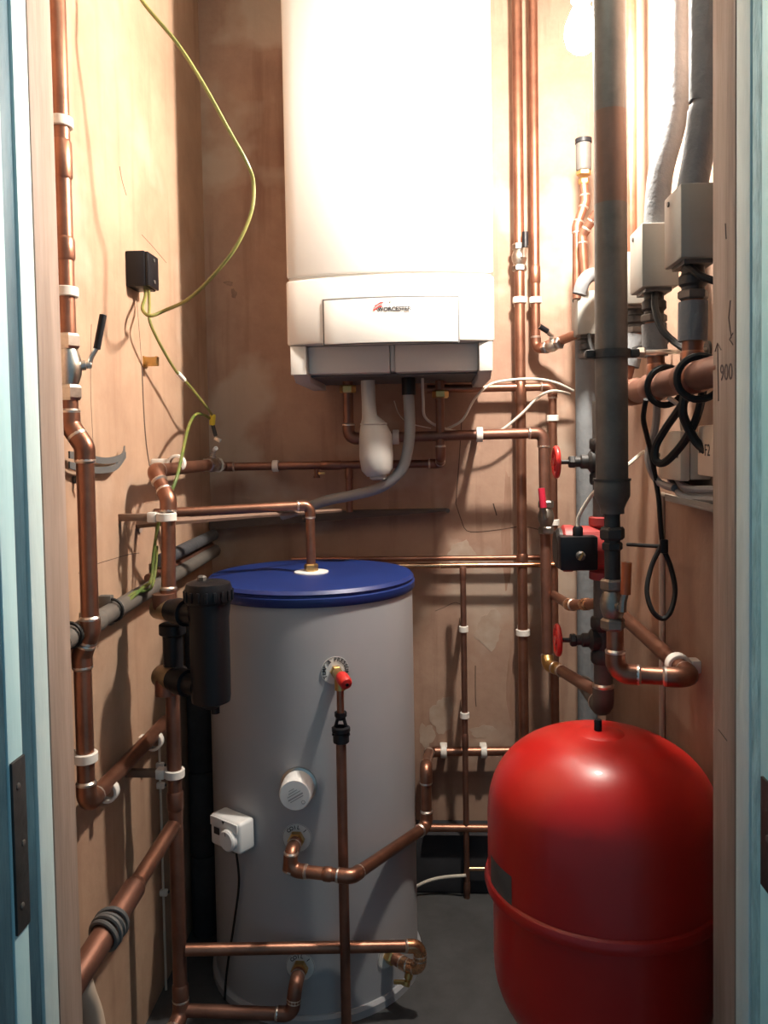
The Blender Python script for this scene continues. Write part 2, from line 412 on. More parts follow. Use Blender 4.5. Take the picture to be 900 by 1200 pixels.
# dark hinge recesses let into both jambs
def hinge(side, X, pts, label):
    y0, y1 = pts[0][0], pts[1][0]
    t = thing('hinge', label, 'hinge', (X, (y0+y1)/2, pts[1][1]))
    MB().span((X-.002, min(y0, y1), pts[1][1]), (X+.002, max(y0, y1), pts[0][1]), .0008).build('leaf', 'iron_black', t)
    yc = (y0+y1)/2
    for f in (.15, .5, .85):
        z = pts[1][1]+(pts[0][1]-pts[1][1])*f
        MB().lathe([(.004, 0), (.004, .0012), (.0025, .0022)], (X-side*.0018, yc+.004*(1 if f == .5 else -1), z), (-side, 0, 0), 10).build('screw', 'steel_dark', t)
a = aX(14, 893, JL); b = aX(33, 1080, JL)
hinge(-1, JL+.0015, ((yl(-1), a.z), (yl(15), b.z)), 'dark rusty hinge leaf let into the left blue door jamb')
a = aX(896, 912, JR); b = aX(896, 1040, JR)
hinge(1, JR, ((aX(893, 980, JR).y, a.z), (aX(915, 980, JR).y, b.z)), 'dark hinge leaf let into the right cyan door jamb')

# ================================================================== lamp
t = thing('pendant_lamp', 'bare glowing bulb hanging beside the boiler top', 'lamp', BULB-V((0, 0, .045)))
MB().lathe([(.0, -.040), (.014, -.0385), (.026, -.028), (.031, -.010), (.030, .006), (.022, .026), (.014, .042), (.0125, .050)], BULB, (0, 0, 1), 20).build('bulb', 'bulb_glass', t)
MB().lathe([(.0135, .046), (.019, .052), (.019, .085), (.012, .100), (.004, .112)], BULB, (0, 0, 1), 18).build('lampholder', 'plastic_white', t)
MB().tube([BULB+V((0, 0, .108)), V((BULB.x, BULB.y, ZC-.02))], .003, 8).build('flex', 'cable_white', t)
MB().lathe([(.04, 0), (.038, -.012), (.012, -.022)], (BULB.x, BULB.y, ZC), (0, 0, 1), 20).build('ceiling_rose', 'plastic_white', t)

# ================================================================== boiler
bx0, bx1 = aY(337, 390, 1.84).x, aY(579, 390, 1.84).x
bxc, bw = (bx0+bx1)/2, bx1-bx0
def bfront(x):                                   # bowed front of the casing
    k = (x-bxc)/(bw/2); return 1.795+.045*k*k
zb = aY(460, 400, 1.80).z; zt = zb+.86
t = thing('boiler', 'white wall-hung boiler with bowed front and lower flap', 'boiler', (bxc, 2.0, zb-.08))
xs = [bx0+bw*i/16 for i in range(17)]
def plan(y_off=0, inset=0):
    p = [(x, bfront(x)+y_off) for x in [bxc+(x-bxc)*(1-2*inset/bw) for x in xs]]
    return p
zg = aY(460, 322, 1.80).z                         # moulding line
def casing(z0, z1, off, inset, back, name, m):
    poly = plan(off, inset)+[(bx1-inset, back), (bx0+inset, back)]
    return MB().prism(poly, (0, 0, z0), (1, 0, 0), (0, 1, 0), (0, 0, z1-z0)).build(name, m, t, bevel=.006)
casing(zg+.006, zt, 0, 0, 2.195, 'upper_casing', 'boiler_white')
casing(zg-.004, zg+.012, .006, .004, 2.19, 'shadow_gap', 'boiler_tray')
low = casing(zb, zg, -.004, -.001, 2.195, 'lower_casing', 'boiler_white')
fx0, fx1 = aY(379, 375, 1.795).x, aY(537, 375, 1.795).x
fz0, fz1 = aY(458, 401, 1.79).z, aY(458, 349, 1.79).z
def strip(x0, x1, z0, z1, off, th, name, m, par, bev=0):
    n = 12; X = [x0+(x1-x0)*i/n for i in range(n+1)]
    poly = [(x, bfront(x)-.004-off) for x in X]+[(x, bfront(x)-.004-off+th) for x in X[::-1]]
    return MB().prism(poly, (0, 0, z0), (1, 0, 0), (0, 1, 0), (0, 0, z1-z0)).build(name, m, par, bevel=bev)
strip(fx0-.003, fx1+.003, fz0-.002, fz1+.004, .0006, .003, 'flap_gap', 'boiler_under', t)
flap = strip(fx0, fx1, fz0, fz1, .0035, .006, 'flap', 'boiler_white', t, .0012)
yy = bfront(bxc)-.004-.0040
lc = aY(462, 362, yy)
text_mesh('lettering', 'WORCESTER', .0125, lc-V((0, .0006, 0)), (1, 0, 0), (0, 0, 1), 'print_black', flap, bold=.0004)
for k, dz in enumerate((.0, .0042, .0084)):
    q = aY(439, 364, yy)-V((0, .0007, 0))+V((-.001+.0012*k, 0, dz))
    MB().prism([(0, 0), (.012, .0075), (.018, .0075), (.018, .0097), (.011, .0097), (-.002, .0018)], q, (1, 0, 0), (0, 0, 1), (0, .0004, 0)).build('logo_bar', 'print_red' if k != 1 else 'print_grey', flap)
MB().lathe([(.0016, 0), (.0016, .001)], aY(457, 354, yy)-V((0, .001, 0)), (0, 1, 0), 8).build('indicator', 'print_black', flap)
# tray below the casing
zt0 = aY(460, 436, 1.86).z
def tray(x0, x1, y0, z0, z1, slope, name, m):
    poly = [(y0, z1), (2.18, z1), (2.18, z0), (y0+slope, z0)]
    return MB().prism(poly, (x0, 0, 0), (0, 1, 0), (0, 0, 1), (x1-x0, 0, 0)).build(name, m, t, bevel=.003)
xa, xb, xm = aY(362, 420, 1.87).x, aY(560, 420, 1.87).x, aY(460, 420, 1.87).x
tray(xa, xm-.006, 1.855, zt0, zb-.001, .012, 'tray_panel', 'boiler_tray'); tray(xm+.006, xb, 1.855, zt0, zb-.001, .012, 'tray_panel', 'boiler_tray')
tray(xm-.0055, xm+.0055, 1.86, zt0+.003, zb-.001, .012, 'tray_divider', 'boiler_tray')
for s, x0, x1 in ((-1, bx0+.006, xa-.001), (1, xb+.001, bx1-.004)):
    MB().prism([(1.835, zb-.001), (2.18, zb-.001), (2.18, zt0-.018), (1.90, zt0-.018), (1.87, zt0-.004), (1.835, zt0-.004)], (x0, 0, 0), (0, 1, 0), (0, 0, 1), (x1-x0, 0, 0)).build('side_bracket', 'boiler_tray', t, bevel=.002)
MB().span((xa, 1.90, zt0-.004), (xb, 2.17, zt0-.001)).build('underside', 'boiler_under', t)
# condensate trap
sp = [(431, 446, .013), (432, 470, .013), (433, 488, .0145), (437, 500, .021), (440, 512, .0255), (441, 535, .026), (442, 550, .024), (443, 557, .017)]
mb = MB(); pts = [aY(x, y, 1.96) for x, y, r in sp]; mb.tube(pts, [r*1.30 if i < 3 else r*1.58 for i, (*_, r) in enumerate(sp)], 20)
so = mb.build('condensate_trap', 'siphon_plastic', t)
MB().torus(aY(438, 497, 1.96), (0, 0, 1), .030, .0035, 24, 6).build('trap_rib', 'siphon_plastic', so)
MB().lathe([(.020, 0), (.020, -.010), (.014, -.013)], aY(443, 556, 1.96), (0, 0, 1), 18).build('trap_plug', 'siphon_plastic', so)

# condensate hose, wires below the boiler
h = thing('condensate_hose', 'grey flexible hose curving down from under the boiler', 'hose', aY(335, 603, 2.05))
MB().tube(spline([aY(x, y, d) for x, y, d in ((478, 452, 1.98), (480, 490, 1.98), (479, 520, 1.98), (470, 551, 1.99), (446, 571, 2.0), (415, 580, 2.02), (385, 586, 2.05), (362, 594, 2.08), (330, 604, 2.1))], 6), .0135, 14).build('hose', 'hose_grey', h)
MB().lathe([(.017, 0), (.017, .045), (.015, .05)], aY(479, 463, 1.98), (0, 0, 1), 16).build('collar', 'black_plastic', h)
cable([aY(495, 440, 2.0), aY(496, 470, 2.02), aY(499, 490, 2.04), aY(520, 502, 2.1), aY(555, 508, 2.14), aY(583, 506, 2.15), aY(610, 486, 2.15), aY(630, 466, 2.15), aY(648, 458, 2.15), aY(668, 462, 2.16)], .0035, 'thin cream wire looping from the boiler below the upper copper pipe', 'cable_white')
cable([aY(523, 503, 2.12), aY(542, 492, 2.1), aY(556, 468, 2.1), aY(572, 452, 2.1), aY(592, 446, 2.1), aY(625, 444, 2.1), aY(650, 448, 2.12), aY(672, 458, 2.15)], .0035, 'thin cream wire arching over the upper copper pipe beside the boiler', 'cable_white')
cable([aY(462, 470, 2.05), aY(468, 486, 2.1), aY(480, 496, 2.15), aY(505, 502, 2.18)], .0015, 'thin grey wire hanging behind the condensate hose', 'cable_white')

# ================================================================== hot water cylinder
CX, CY, CR = aY(368, 850, 1.87).x, 1.87, .236
zl = .912
t = thing('hot_water_cylinder', 'tall light grey hot water cylinder with blue lid', 'water tank', (CX, CY, 0))
MB().lathe([(CR+.010, 0), (CR+.010, .016), (CR+.004, .022)], (CX, CY, 0), (0, 0, 1), 64).build('base_rim', 'cylinder_grey', t)
MB().lathe([(CR, .018), (CR, zl-.028)], (CX, CY, 0), (0, 0, 1), 72).build('jacket', 'cylinder_grey', t)
MB().lathe([(CR+.003, zl-.034), (CR+.006, zl-.030), (CR+.006, zl-.016), (CR+.001, zl-.014), (CR+.001, zl-.010), (CR+.004, zl-.007), (CR-.002, zl), (CR-.03, zl+.001), (0, zl+.002)], (CX, CY, 0), (0, 0, 1), 72).build('lid', 'lid_blue', t)
def on_cyl(px, py):
    d = ray(px, py); ox, oy = O.x-CX, O.y-CY
    A = d.x*d.x+d.y*d.y; B = 2*(ox*d.x+oy*d.y); C = ox*ox+oy*oy-CR*CR
    k = (-B-math.sqrt(B*B-4*A*C))/(2*A); p = O+d*k
    n = V((p.x-CX, p.y-CY, 0)).normalized(); return p, n
def boss(px, py, word, r, wordr, arc, parent=t):
    """round white print round a port"""
    p, n = on_cyl(px, py); u = V((0, 0, 1)).cross(n).normalized()
    mb = MB(); k = 28; ring = []
    def cp(a, rr):
        th = rr*math.cos(a)/CR; base = math.atan2(n.y, n.x)+th
        return V((CX+(CR+.0006)*math.cos(base), CY+(CR+.0006)*math.sin(base), p.z+rr*math.sin(a)))
    c = mb.bm.verts.new(cp(0, 0)); inner = [mb.bm.verts.new(cp(2*PI*i/k, r*.5)) for i in range(k)]; outer = [mb.bm.verts.new(cp(2*PI*i/k, r)) for i in range(k)]
    for i in range(k):
        mb.bm.faces.new((c, inner[i], inner[(i+1) % k])); mb.bm.faces.new((inner[i], outer[i], outer[(i+1) % k], inner[(i+1) % k]))
    lab = mb.build('port_label', 'label_white', parent)
    m2 = MB(); m2.torus(p+n*.0006, n, r*.96, .0006, 32, 5); m2.build('label_edge', 'print_grey', lab)
    a0 = PI/2+arc/2
    for i, ch in enumerate(word):
        if ch == ' ': continue
        a = a0-arc*i/(len(word)-1)
        q = cp(a, wordr); rad = (u*math.cos(a)+V((0, 0, 1))*math.sin(a)); tan = (u*math.sin(a)-V((0, 0, 1))*math.cos(a))
        nq = V((q.x-CX, q.y-CY, 0)).normalized()
        text_mesh('letter', ch, r*.36, q+nq*.0008, tan, rad, 'print_black', lab, bold=.0002)
    return p, n
# pressure relief valve, its tundish and drain pipe
p, n = boss(393, 786, 'TEMP & PRESSURE', .0300, .0235, math.radians(235))
v = thing('relief_valve', 'brass relief valve with red cap on the cylinder front', 'valve', p)
hexnut(p+n*.008, n, .013, .014, 'nut', 'brass', v)
MB().lathe([(.009, .01), (.011, .02), (.011, .050), (.009, .056)], p, n, 16).build('body', 'brass', v)
tip = p+n*.056
dr = (n+V((.15, 0, -.28))).normalized()
MB().lathe([(.0125, -.004), (.0135, .004), (.0135, .020), (.011, .026), (.004, .028)], p+n*.05+V((.002, 0, -.001)), dr, 16).build('red_cap', 'red_plastic', v)
MB().lathe([(.0035, 0), (.0035, .002)], p+n*.05+V((.002, 0, -.001))+dr*.0275, dr, 10).build('cap_socket', 'black_plastic', v)
dpx = p+n*.040
MB().lathe([(.0115, -.028), (.0115, 0)], dpx, (0, 0, 1), 14).build('outlet', 'brass', v)
zt1 = aY(398, 836, dpx.y).z; zt2 = aY(398, 874, dpx.y).z
run([dpx-V((0, 0, .02)), V((dpx.x, dpx.y, zt1))], .0075, 'short copper drain pipe between relief valve and tundish', 'copper')
td = thing('tundish', 'black plastic tundish in the relief valve drain pipe', 'tundish', (dpx.x, dpx.y, zt2))
hh = zt1-zt2
MB().lathe([(.010, -.006), (.0125, -.005), (.0125, -.014), (.010, -.016), (.010, -.020)], (dpx.x, dpx.y, zt1+.008), (0, 0, 1), 8).build('top_nut', 'black_plastic', td)
for s in (-1, 1):
    MB().tube([V((dpx.x+s*.006, dpx.y, zt1-.010)), V((dpx.x+s*.0155, dpx.y, zt1-.045))], .0036, 8).build('arm', 'black_plastic', td)
MB().lathe([(.009, zt2+.004), (.0165, zt2+.008), (.0165, zt2+.020), (.014, zt2+.026), (.019, zt2+.030), (.019, zt2+.038), (.012, zt2+.040), (.012, zt2+.030)], (dpx.x, dpx.y, 0), (0, 0, 1), 10).build('cup', 'black_plastic', td)
run([V((dpx.x, dpx.y-.002, zt2+.012)), V((dpx.x, dpx.y-.002, .004))], .0105, 'long vertical copper drain pipe below the black tundish', 'copper_dull')

# immersion heater cap
p, n = on_cyl(350, 920)
v = thing('immersion_heater', 'round white immersion heater cap on the cylinder front', 'heater cap', p)
MB().lathe([(.038, 0), (.038, .006), (.034, .008)], p-n*.002, n, 32).build('flange', 'chrome', v)
MB().lathe([(.033, .004), (.033, .044), (.030, .050), (.0, .0505)], p, n, 36).build('cap', 'plastic_white', v)
u = V((0, 0, 1)).cross(n).normalized(); zz = V((0, 0, 1)); tilt = (u*.86+zz*.5).normalized(); ti2 = n.cross(tilt)
for k, (a, wd, th) in enumerate(((.008, .020, .0016), (.003, .030, .0016), (-.003, .034, .0028), (-.008, .030, .0016), (.013, .012, .0014))):
    MB().prism([(-wd/2, -th/2), (wd/2, -th/2), (wd/2, th/2), (-wd/2, th/2)], p+n*.0504+ti2*a, tilt, ti2, n*.0005).build('print_line', 'print_grey', v)
MB().torus(p+n*.0506-ti2*.020+tilt*.008, n, .0035, .0007, 16, 5).build('print_circle', 'print_grey', v)

# thermostat
p, n = on_cyl(281, 972); u = V((0, 0, 1)).cross(n).normalized()
v = thing('thermostat', 'white cylinder thermostat with round dial strapped to the tank', 'thermostat', p)
Rm = Matrix((u, -n, V((0, 0, 1)))).transposed()
p = p+V((0, 0, .006)); MB().box(p+n*.020, (.092, .044, .066), Rm, .007, 3).build('housing', 'plastic_white', v)
top = p+n*.0422
MB().box(top+V((0, 0, .021))+n*.001, (.084, .004, .020), Rm, .0015).build('cover_strip', 'plastic_white', v)
MB().box(top-u*.024+V((0, 0, .001))+n*.0006, (.016, .0015, .014), Rm).build('window', 'print_black', v)
dl = MB().lathe([(.022, 0), (.022, .010), (.019, .013), (0, .0135)], top+u*.018-V((0, 0, .005)), n, 28).build('dial', 'plastic_white', v)
MB().box(top+u*.018+V((0, 0, .010))+n*.0136, (.0016, .0006, .008), Rm).build('pointer', 'print_black', dl)
MB().prism([(-.004, 0), (.004, 0), (0, -.007)], top+V((0, 0, .029))+n*.0032, u, (0, 0, 1), n*.0005).build('arrow_mark', 'print_black', v)
MB().lathe([(.008, 0), (.008, .008), (.005, .016)], p+n*.015-V((0, 0, .033)), (0, 0, -1), 12).build('cable_gland', 'black_plastic', v)
cable([p+n*.012-V((0, 0, .046)), p+n*.006-V((0, 0, .12)), p+n*.006+u*-.02-V((0, 0, .22)), p-u*.05+n*.004-V((0, 0, .34)), p-u*.06+n*.006-V((0, 0, .44))], .0025, 'thin dark cable running down the tank from the thermostat', 'black_rubber')

# coil ports with their pipes
def port(px, py, word, label, lab=True, L=.05):
    if lab: boss(px, py, word, .031, .0225, math.radians(95))
    p, n = on_cyl(px, py)
    f = thing('coil_connector', label, 'fitting', p)
    hexnut(p+n*.010, n, .0175, .020, 'nut', 'brass', f)
    MB().lathe([(.0135, .018), (.0135, L), (.012, L+.003)], p, n, 18).build('sleeve', 'copper', f)
    return p, n
p, n = port(348, 982, 'COIL 1', 'brass coil connector below the immersion heater cap')
yA = (p+n*.05).y
c0 = p+n*.045; c1 = c0+V((-.004, -.004, 0)); low = V((c1.x, c1.y, aY(340, 1014, c1.y).z))
bk = aY(500, 968, 1.835); fr = aY(412, 1017, 1.545)
k1 = aY(500, 897, 1.84); k1 = V((bk.x, bk.y, k1.z)); up_top = aY(503, 881, 2.185)
run([c0, p+n*.066, V(((p+n*.066).x-.003, (p+n*.066).y, low.z)), V((fr.x, fr.y, low.z)), bk, k1, up_top, V((.40, 2.185, aY(595, 879, 2.185).z))], .0125, 'copper pipe from the upper coil round the cylinder front to the back wall', 'copper', couplings=((2, .62, .012),))
run([aY(499, 970, 2.12), V((.40, 2.12, aY(560, 970, 2.12).z))], .0105, 'short copper pipe running right behind the red vessel', 'copper')
p, n = port(352, 1133, 'COIL 1', 'brass coil connector lowest on the cylinder front', L=.04)
q = p+n*.060
MX, MY = aY(203, 850, 1.56).x, 1.56
zlow = aY(280, 1185, q.y).z
zlow2 = aY(300, 1108, 1.60).z
run([p+n*.03, q, V((q.x-.006, q.y-.005, zlow)), V((MX+.012, MY, aY(216, 1184, MY).z))], .0125, 'copper pipe along the cylinder foot to the lowest coil connector', 'copper_dull')
p, n = port(455, 1118, 'COIL', 'brass coil connector low at the right of the cylinder', L=.04)
q = p+n*.056
zr = aY(470, 1104, q.y).z
q2 = q+V((.028, -.012, 0))
run([p+n*.03, q, q2, V((q2.x, q2.y, zr)), V((MX+.012, MY, aY(216, 1113, MY).z))], .0120, 'horizontal copper pipe crossing the cylinder front low down', 'copper', elbow='copper_bright')
dc = thing('drain_cock', 'small brass drain cock below the right coil connector', 'valve', q+V((.012, -.004, -.05)))
MB().lathe([(.009, 0), (.009, .02), (.006, .022), (.006, .035)], q+V((.006, 0, -.006)), V((-.2, -.25, -1)), 12).build('spout', 'brass', dc)
hexnut(q+V((-.004, -.012, -.030)), V((-.2, -.25, -1)), .009, .008, 'nut', 'brass', dc)
MB().box(q+V((-.016, -.018, -.024)), (.024, .006, .009), None, .002).build('lever', 'brass', dc)

# pipe into the lid
lz = zl+.002; tp = aY(362, 592, CY)
lp = V((aY(364, 630, CY).x, CY, lz))
f = thing('lid_connector', 'brass nut with white washer on the blue lid', 'fitting', lp)
MB().lathe([(.040, 0), (.040, .003), (.036, .004)], lp, (0, 0, 1), 32).build('washer', 'plastic_white', f)
hexnut(lp+V((0, 0, .012)), (0, 0, 1), .0165, .018, 'nut', 'brass', f)
left_end = V((-.575, CY-.10, tp.z))
run([lp+V((0, 0, .016)), V((lp.x, CY, tp.z)), V((-.613, CY-.108, tp.z-.006))], .0108, 'copper pipe from the blue lid running left to the wall', 'copper', elbow='copper')

# ================================================================== left wall plumbing
Y1 = 1.31
X1 = aY(74, 250, Y1).x; X2 = aY(104, 630, Y1).x; X3 = aY(99, 855, Y1).x
Zp = lambda py, Y=Y1, px=90: aY(px, py, Y).z
r28 = .0145
run([V((X1, Y1, ZC)), V((X1, Y1, Zp(498))), V((X2, Y1-.005, Zp(524))), V((X2, Y1-.005, Zp(738))), V((X3, Y1, Zp(768))), V((X3, Y1, Zp(943))), V((X3, 1.72, Zp(943)))], r28,
    'tall copper pipe stepping down the left wall beside the door frame', 'copper', couplings=((0, .64, .055), (0, .76, .03), (0, .30, .05)))
clip((X1, Y1, Zp(143)), (0, 0, 1), r28, (-1, 0, 0), 'white clip highest on the tall pipe by the left door frame', X1-XL)
clip((X1, Y1, Zp(342)), (0, 0, 1), r28, (-1, 0, 0), 'white clip just above the lever valve on the left pipe', X1-XL)
clip((X3, Y1, Zp(887)), (0, 0, 1), r28, (-1, 0, 0), 'white clip low on the tall pipe by the left door frame', X3-XL)
clip(aX(126, 927, X3), (0, 1, 0), r28, (-1, 0, 0), 'white clip nearest the elbow on the low receding pipe', X3-XL)
clip(aX(180, 868, X3), (0, 1, 0), r28, (-1, 0, 0), 'white clip at the far end of the low receding pipe', X3-XL)
ball_valve(V((X1, Y1, Zp(430))), (0, 0, 1), r28*.95, (.86, .35, .12), (.18, .1, 1), .105, 'steel lever valve with raised black handle on the left pipe', 'black_plastic', 'chrome', .085)

# main riser with the black filter
rm = .0142
top0 = aY(235, 543, 2.10); topX = -.560
e1 = aX(181, 552, topX)
zr1 = e1.z
run([V((topX, 2.02, zr1+.002)), V((topX, e1.y, zr1)), V((MX-.004, MY+.02, aY(196, 586, MY).z)), V((MX-.004, MY+.005, aY(197, 700, MY).z)), V((MX-.004, MY+.005, aY(196, 712, MY).z))], rm,
    'copper riser bending from the wall valve down to the black filter', 'copper', elbow='copper')
run([V((MX, MY, aY(205, 812, MY).z)), V((MX, MY, zlow)), V((MX-.01, MY-.05, zlow-.012))], rm, 'copper riser running from the black filter down to the floor', 'copper_dull', couplings=((0, .33, .03), (0, .93, .03)))
clip((MX-.004, MY+.005, aY(199, 606, MY).z), (0, 0, 1), rm, (-1, 0, 0), 'white clip on the riser beside the lid pipe', MX-XL)
clip((MX, MY, aY(205, 906, MY).z), (0, 0, 1), rm, (-1, 0, 0), 'white clip on the riser below the black filter', MX-XL)
clip(aX(207, 543, topX), (0, 1, 0), rm, (-1, 0, 0), 'white clip beside the corner valve on the upper left', topX-XL)
# fat receding pipe low on the left
xf = MX-.002
zf = aY(206, 965, MY).z
run([V((xf, MY, zf)), V((xf, MY, zf)).lerp(V((-.552, 1.150, zf-.062)), .5)], .0150, 'copper branch pipe sloping from the riser towards the door', 'copper', couplings=((0, .95, .04),))
PA = V((xf, MY, zf)); PB = V((-.552, 1.150, zf-.062)); PD = (PB-PA).normalized()
pline = lambda Y: PA+(PB-PA)*((MY-Y)/(MY-1.150))
fp = run([pline(1.375), PB], .0205, 'thick copper pipe with a cable tied round it by the left frame', 'copper_dull')
cw = aX(112, 1105, xf)
cb = thing('cable_coil', 'grey cable wound round the thick pipe by the left frame', 'cable', cw-V((0, 0, .03)))
for k in range(4):
    MB().torus(pline(1.262+.009*k), PD+V((.13*(k-1.5), 0, .12*(k % 2))), .025+.001*(k % 2), .0042, 24, 7).build('turn', 'strap_grey', cb)
sk = spline([aX(98, 1145, -.560), aX(101, 1165, -.560), aX(107, 1190, -.565), aX(112, 1230, -.57)], 4)
tag(MB().tube(sk, [.012+.010*i/(len(sk)-1) for i in range(len(sk))], 12).build('pipe_sleeve', 'box_beige'), 'pale sleeve hanging below the thick pipe at bottom left', 'sleeve')

# thin white cable with its clips
xc = XL+.008
wc = [aX(187, y, xc) for y in (880, 960, 1040, 1120, 1190)]
yw = aX(189, 960, xc).y
cable([V((xc, yw, aX(189, y, xc).z)) for y in (862, 930, 1000, 1080, 1180)], .0028, 'thin pale cable running down the left wall behind the riser', 'cable_white')
for y, lb in ((895, 'small white cable clip topmost behind the riser'), (919, 'small white cable clip second from top behind the riser'), (1050, 'small white cable clip lowest behind the riser')):
    z = aX(189, y, xc).z
    c = thing('cable_clip', lb, 'cable clip', (XL, yw, z), 'cable clips behind the riser')
    MB().box((XL+.009, yw, z), (.018, .012, .014), None, .003).build('block', 'clip_plastic', c)
    MB().lathe([(.0035, 0), (.0035, .003), (.002, .004)], (XL+.017, yw+.003, z), (1, 0, 0), 8).build('nail', 'steel_dark', c)

# black magnetic filter
FX, FY = aY(246, 760, 1.50).x, 1.50
zft, zfb = aY(246, 683, FY).z, aY(246, 826, FY).z
t = thing('magnetic_filter', 'black canister filter standing off the riser left of the tank', 'filter', (FX, FY, zfb))
Lf = zft-zfb
MB().lathe([(.012, -.006), (.020, .0), (.036, .008), (.0375, .020), (.0375, Lf*.72), (.040, Lf*.80), (.0405, Lf*.86)], (FX, FY, zfb), (0, 0, 1), 32).build('canister', 'black_plastic', t)
cp = MB().lathe([(.042, Lf*.84), (.0445, Lf*.855), (.0445, Lf*.95), (.041, Lf), (.030, Lf+.004), (0, Lf+.005)], (FX, FY, zfb), (0, 0, 1), 36).build('cap', 'black_plastic', t)
for k in range(18):
    a = 2*PI*k/18
    MB().box((FX+.0450*math.cos(a), FY+.0450*math.sin(a), zfb+Lf*.905), (.004, .006, Lf*.085), Matrix.Rotation(a, 3, 'Z'), .001).build('cap_rib', 'black_plastic', cp)
MB().lathe([(.009, 0), (.009, .008), (.006, .011)], (FX-.012, FY, zft+.003), (0, 0, 1), 6).build('vent_screw', 'steel_dark', t)
MB().lathe([(.008, 0), (.008, -.014)], (FX+.008, FY, zfb-.002), (0, 0, 1), 10).build('drain_plug', 'black_plastic', t)
for pyy in (720, 803):
    z = aY(200, pyy, FY).z
    a = V((FX-.03, FY, z)); b = V((MX+.008, MY-.02, z)); d = (b-a).normalized(); L = (b-a).length
    MB().lathe([(.020, -.01), (.020, L*.30), (.026, L*.32), (.026, L*.72), (.022, L*.75), (.022, L)], a, d, 20).build('port_nut', 'black_plastic', t)
    s2 = MB().lathe([(.021, 0), (.0215, .002), (.0215, .050), (.018, .055), (0, .056)], b-d*.010, d, 20).build('brass_elbow', 'brass_dull', t)
    MB().lathe([(.0215, 0), (.0215, .030 if pyy == 720 else -.034)], b+d*.022, (0, 0, 1), 18).build('elbow_socket', 'copper_dull', s2)
zu, zd = aY(200, 737, MY).z, aY(200, 790, MY).z
MB().lathe([(.023, zu+.010), (.026, zu+.008), (.026, zu-.010), (.0195, zu-.014), (.0195, zd+.014), (.026, zd+.010), (.026, zd-.006)], (MX+.002, MY+.004, 0), (0, 0, 1), 18).build('bypass_sleeve', 'black_plastic', t)

# corner valve and the long pipe on the back wall
YP = 2.165
zc = aY(330, 546, YP).z
vc = V((aY(237, 544, 2.03).x, 2.03, zr1))
ball_valve(V((topX, 2.045, zr1+.002)), (0, 1, 0), .0125, (.25, -.15, 1), (.5, -1, .25), .075, 'small steel corner valve at the end of the upper left pipe', 'plastic_white', 'chrome', .028, lev_w=.011)
run([V((topX, 2.07, zr1+.002)), V((topX, YP, zc)), V((aY(516, 545, YP).x, YP, zc)), V((aY(516, 545, YP).x, 2.06, zc+.02)), V((aY(516, 545, YP).x, 2.06, aY(516, 446, 2.06).z))], .0112,
    'long copper pipe along the back wall below the boiler', 'copper_dull', couplings=((1, .50, .05),))
clip((aY(323, 546, YP).x, YP, zc), (1, 0, 0), .0112, (0, 1, 0), 'white clip on the long back wall pipe left of the trap', YB-YP)
x408 = aY(409, 560, YP).x
run([V((x408, YP, zc-.008)), V((x408, YP, aY(409, 600, YP).z))], .0095, 'short copper drop below the long back wall pipe', 'copper_dull', couplings=((0, .15, .02),))
dk = aY(371, 553, YP)
d = thing('drain_cock', 'tiny drain cock hanging under the long back wall pipe', 'valve', dk-V((0, 0, .02)))
MB().lathe([(.006, .012), (.006, -.008), (.009, -.010), (.009, -.016)], dk, (0, 0, 1), 10).build('spout', 'copper_dull', d)
MB().box(dk+V((.014, -.004, -.004)), (.018, .006, .006), None, .001).build('lever', 'brass', d)
wl = cable([aY(247, 541, 2.08), aY(258, 538, 2.1), aY(261, 545, 2.1), aY(258, 552, 2.1), aY(246, 550, 2.08)], .003, 'white loop of wire beside the corner valve', 'cable_white')
# boiler tails
def tail(px, y0, y1, Y, lab, end, r=.0125):
    x = aY(px, (y0+y1)/2, Y).x
    t = run([V((x, Y, aY(px, y0, Y).z)), V((x, Y, aY(px, y1, Y).z))]+end(x), r, lab, 'copper_dull', elbow='copper_dull')
    hexnut(V((x, Y, aY(px, y0+16, Y).z)), (0, 0, 1), .021, .020, 'union_nut', 'brass', t)
    return t
z515 = aY(408, 514, 2.06).z
xE = aY(632, 508, 2.10).x
YV = 2.03
z508 = aY(600, 508, 2.09).z
xV = aY(640, 640, YV).x
run_t = tail(408, 440, 514, 2.06, 'copper pipe from the boiler crossing right and dropping past the pump', lambda x: [V((xV, 2.06, z508)), V((xV, YV-.005, aY(640, 772, YV).z))], .0135)
hexnut(V((aY(516, 462, 2.06).x, 2.06, aY(516, 462, 2.06).z)), (0, 0, 1), .021, .020, 'union_nut', 'brass', [o for o in COL.objects if o.get('label') == 'long copper pipe along the back wall below the boiler'][0])
clip((aY(562, 512, 2.06).x, 2.06, z515+(z508-z515)*.7), (1, 0, 0), .0135, (0, 1, 0), 'white clip on the boiler pipe right of the trap', YB-2.06)
cc = aY(464, 515, 2.06)
clip((cc.x, 2.06, z515+.002), (1, 0, 0), .0135, (0, 1, 0), 'pale clip on the boiler pipe behind the grey hose', YB-2.06)

# batten / dark ledge along the back wall
zb2 = aY(400, 602, 2.18).z
t = thing('wall_ledge', 'dark tapering timber ledge fixed along the back wall', 'ledge', (aY(380, 610, 2.18).x, YB, zb2-.05))
xl0, xl1 = XL+.005, aY(524, 597, 2.19).x
MB().prism([(0, 0), (xl1-xl0, .004), (xl1-xl0, -.002), (0, -.045)], (xl0, 2.19, zb2+.004), (1, 0, 0), (0, 0, 1), (0, .04, 0)).build('board', 'timber_dark', t)
MB().lathe([(.004, 0), (.004, .012), (.006, .012), (.006, .015)], (xl1+.002, 2.205, zb2+.004), (0, -1, 0), 8).build('nail', 'steel_dark', t)
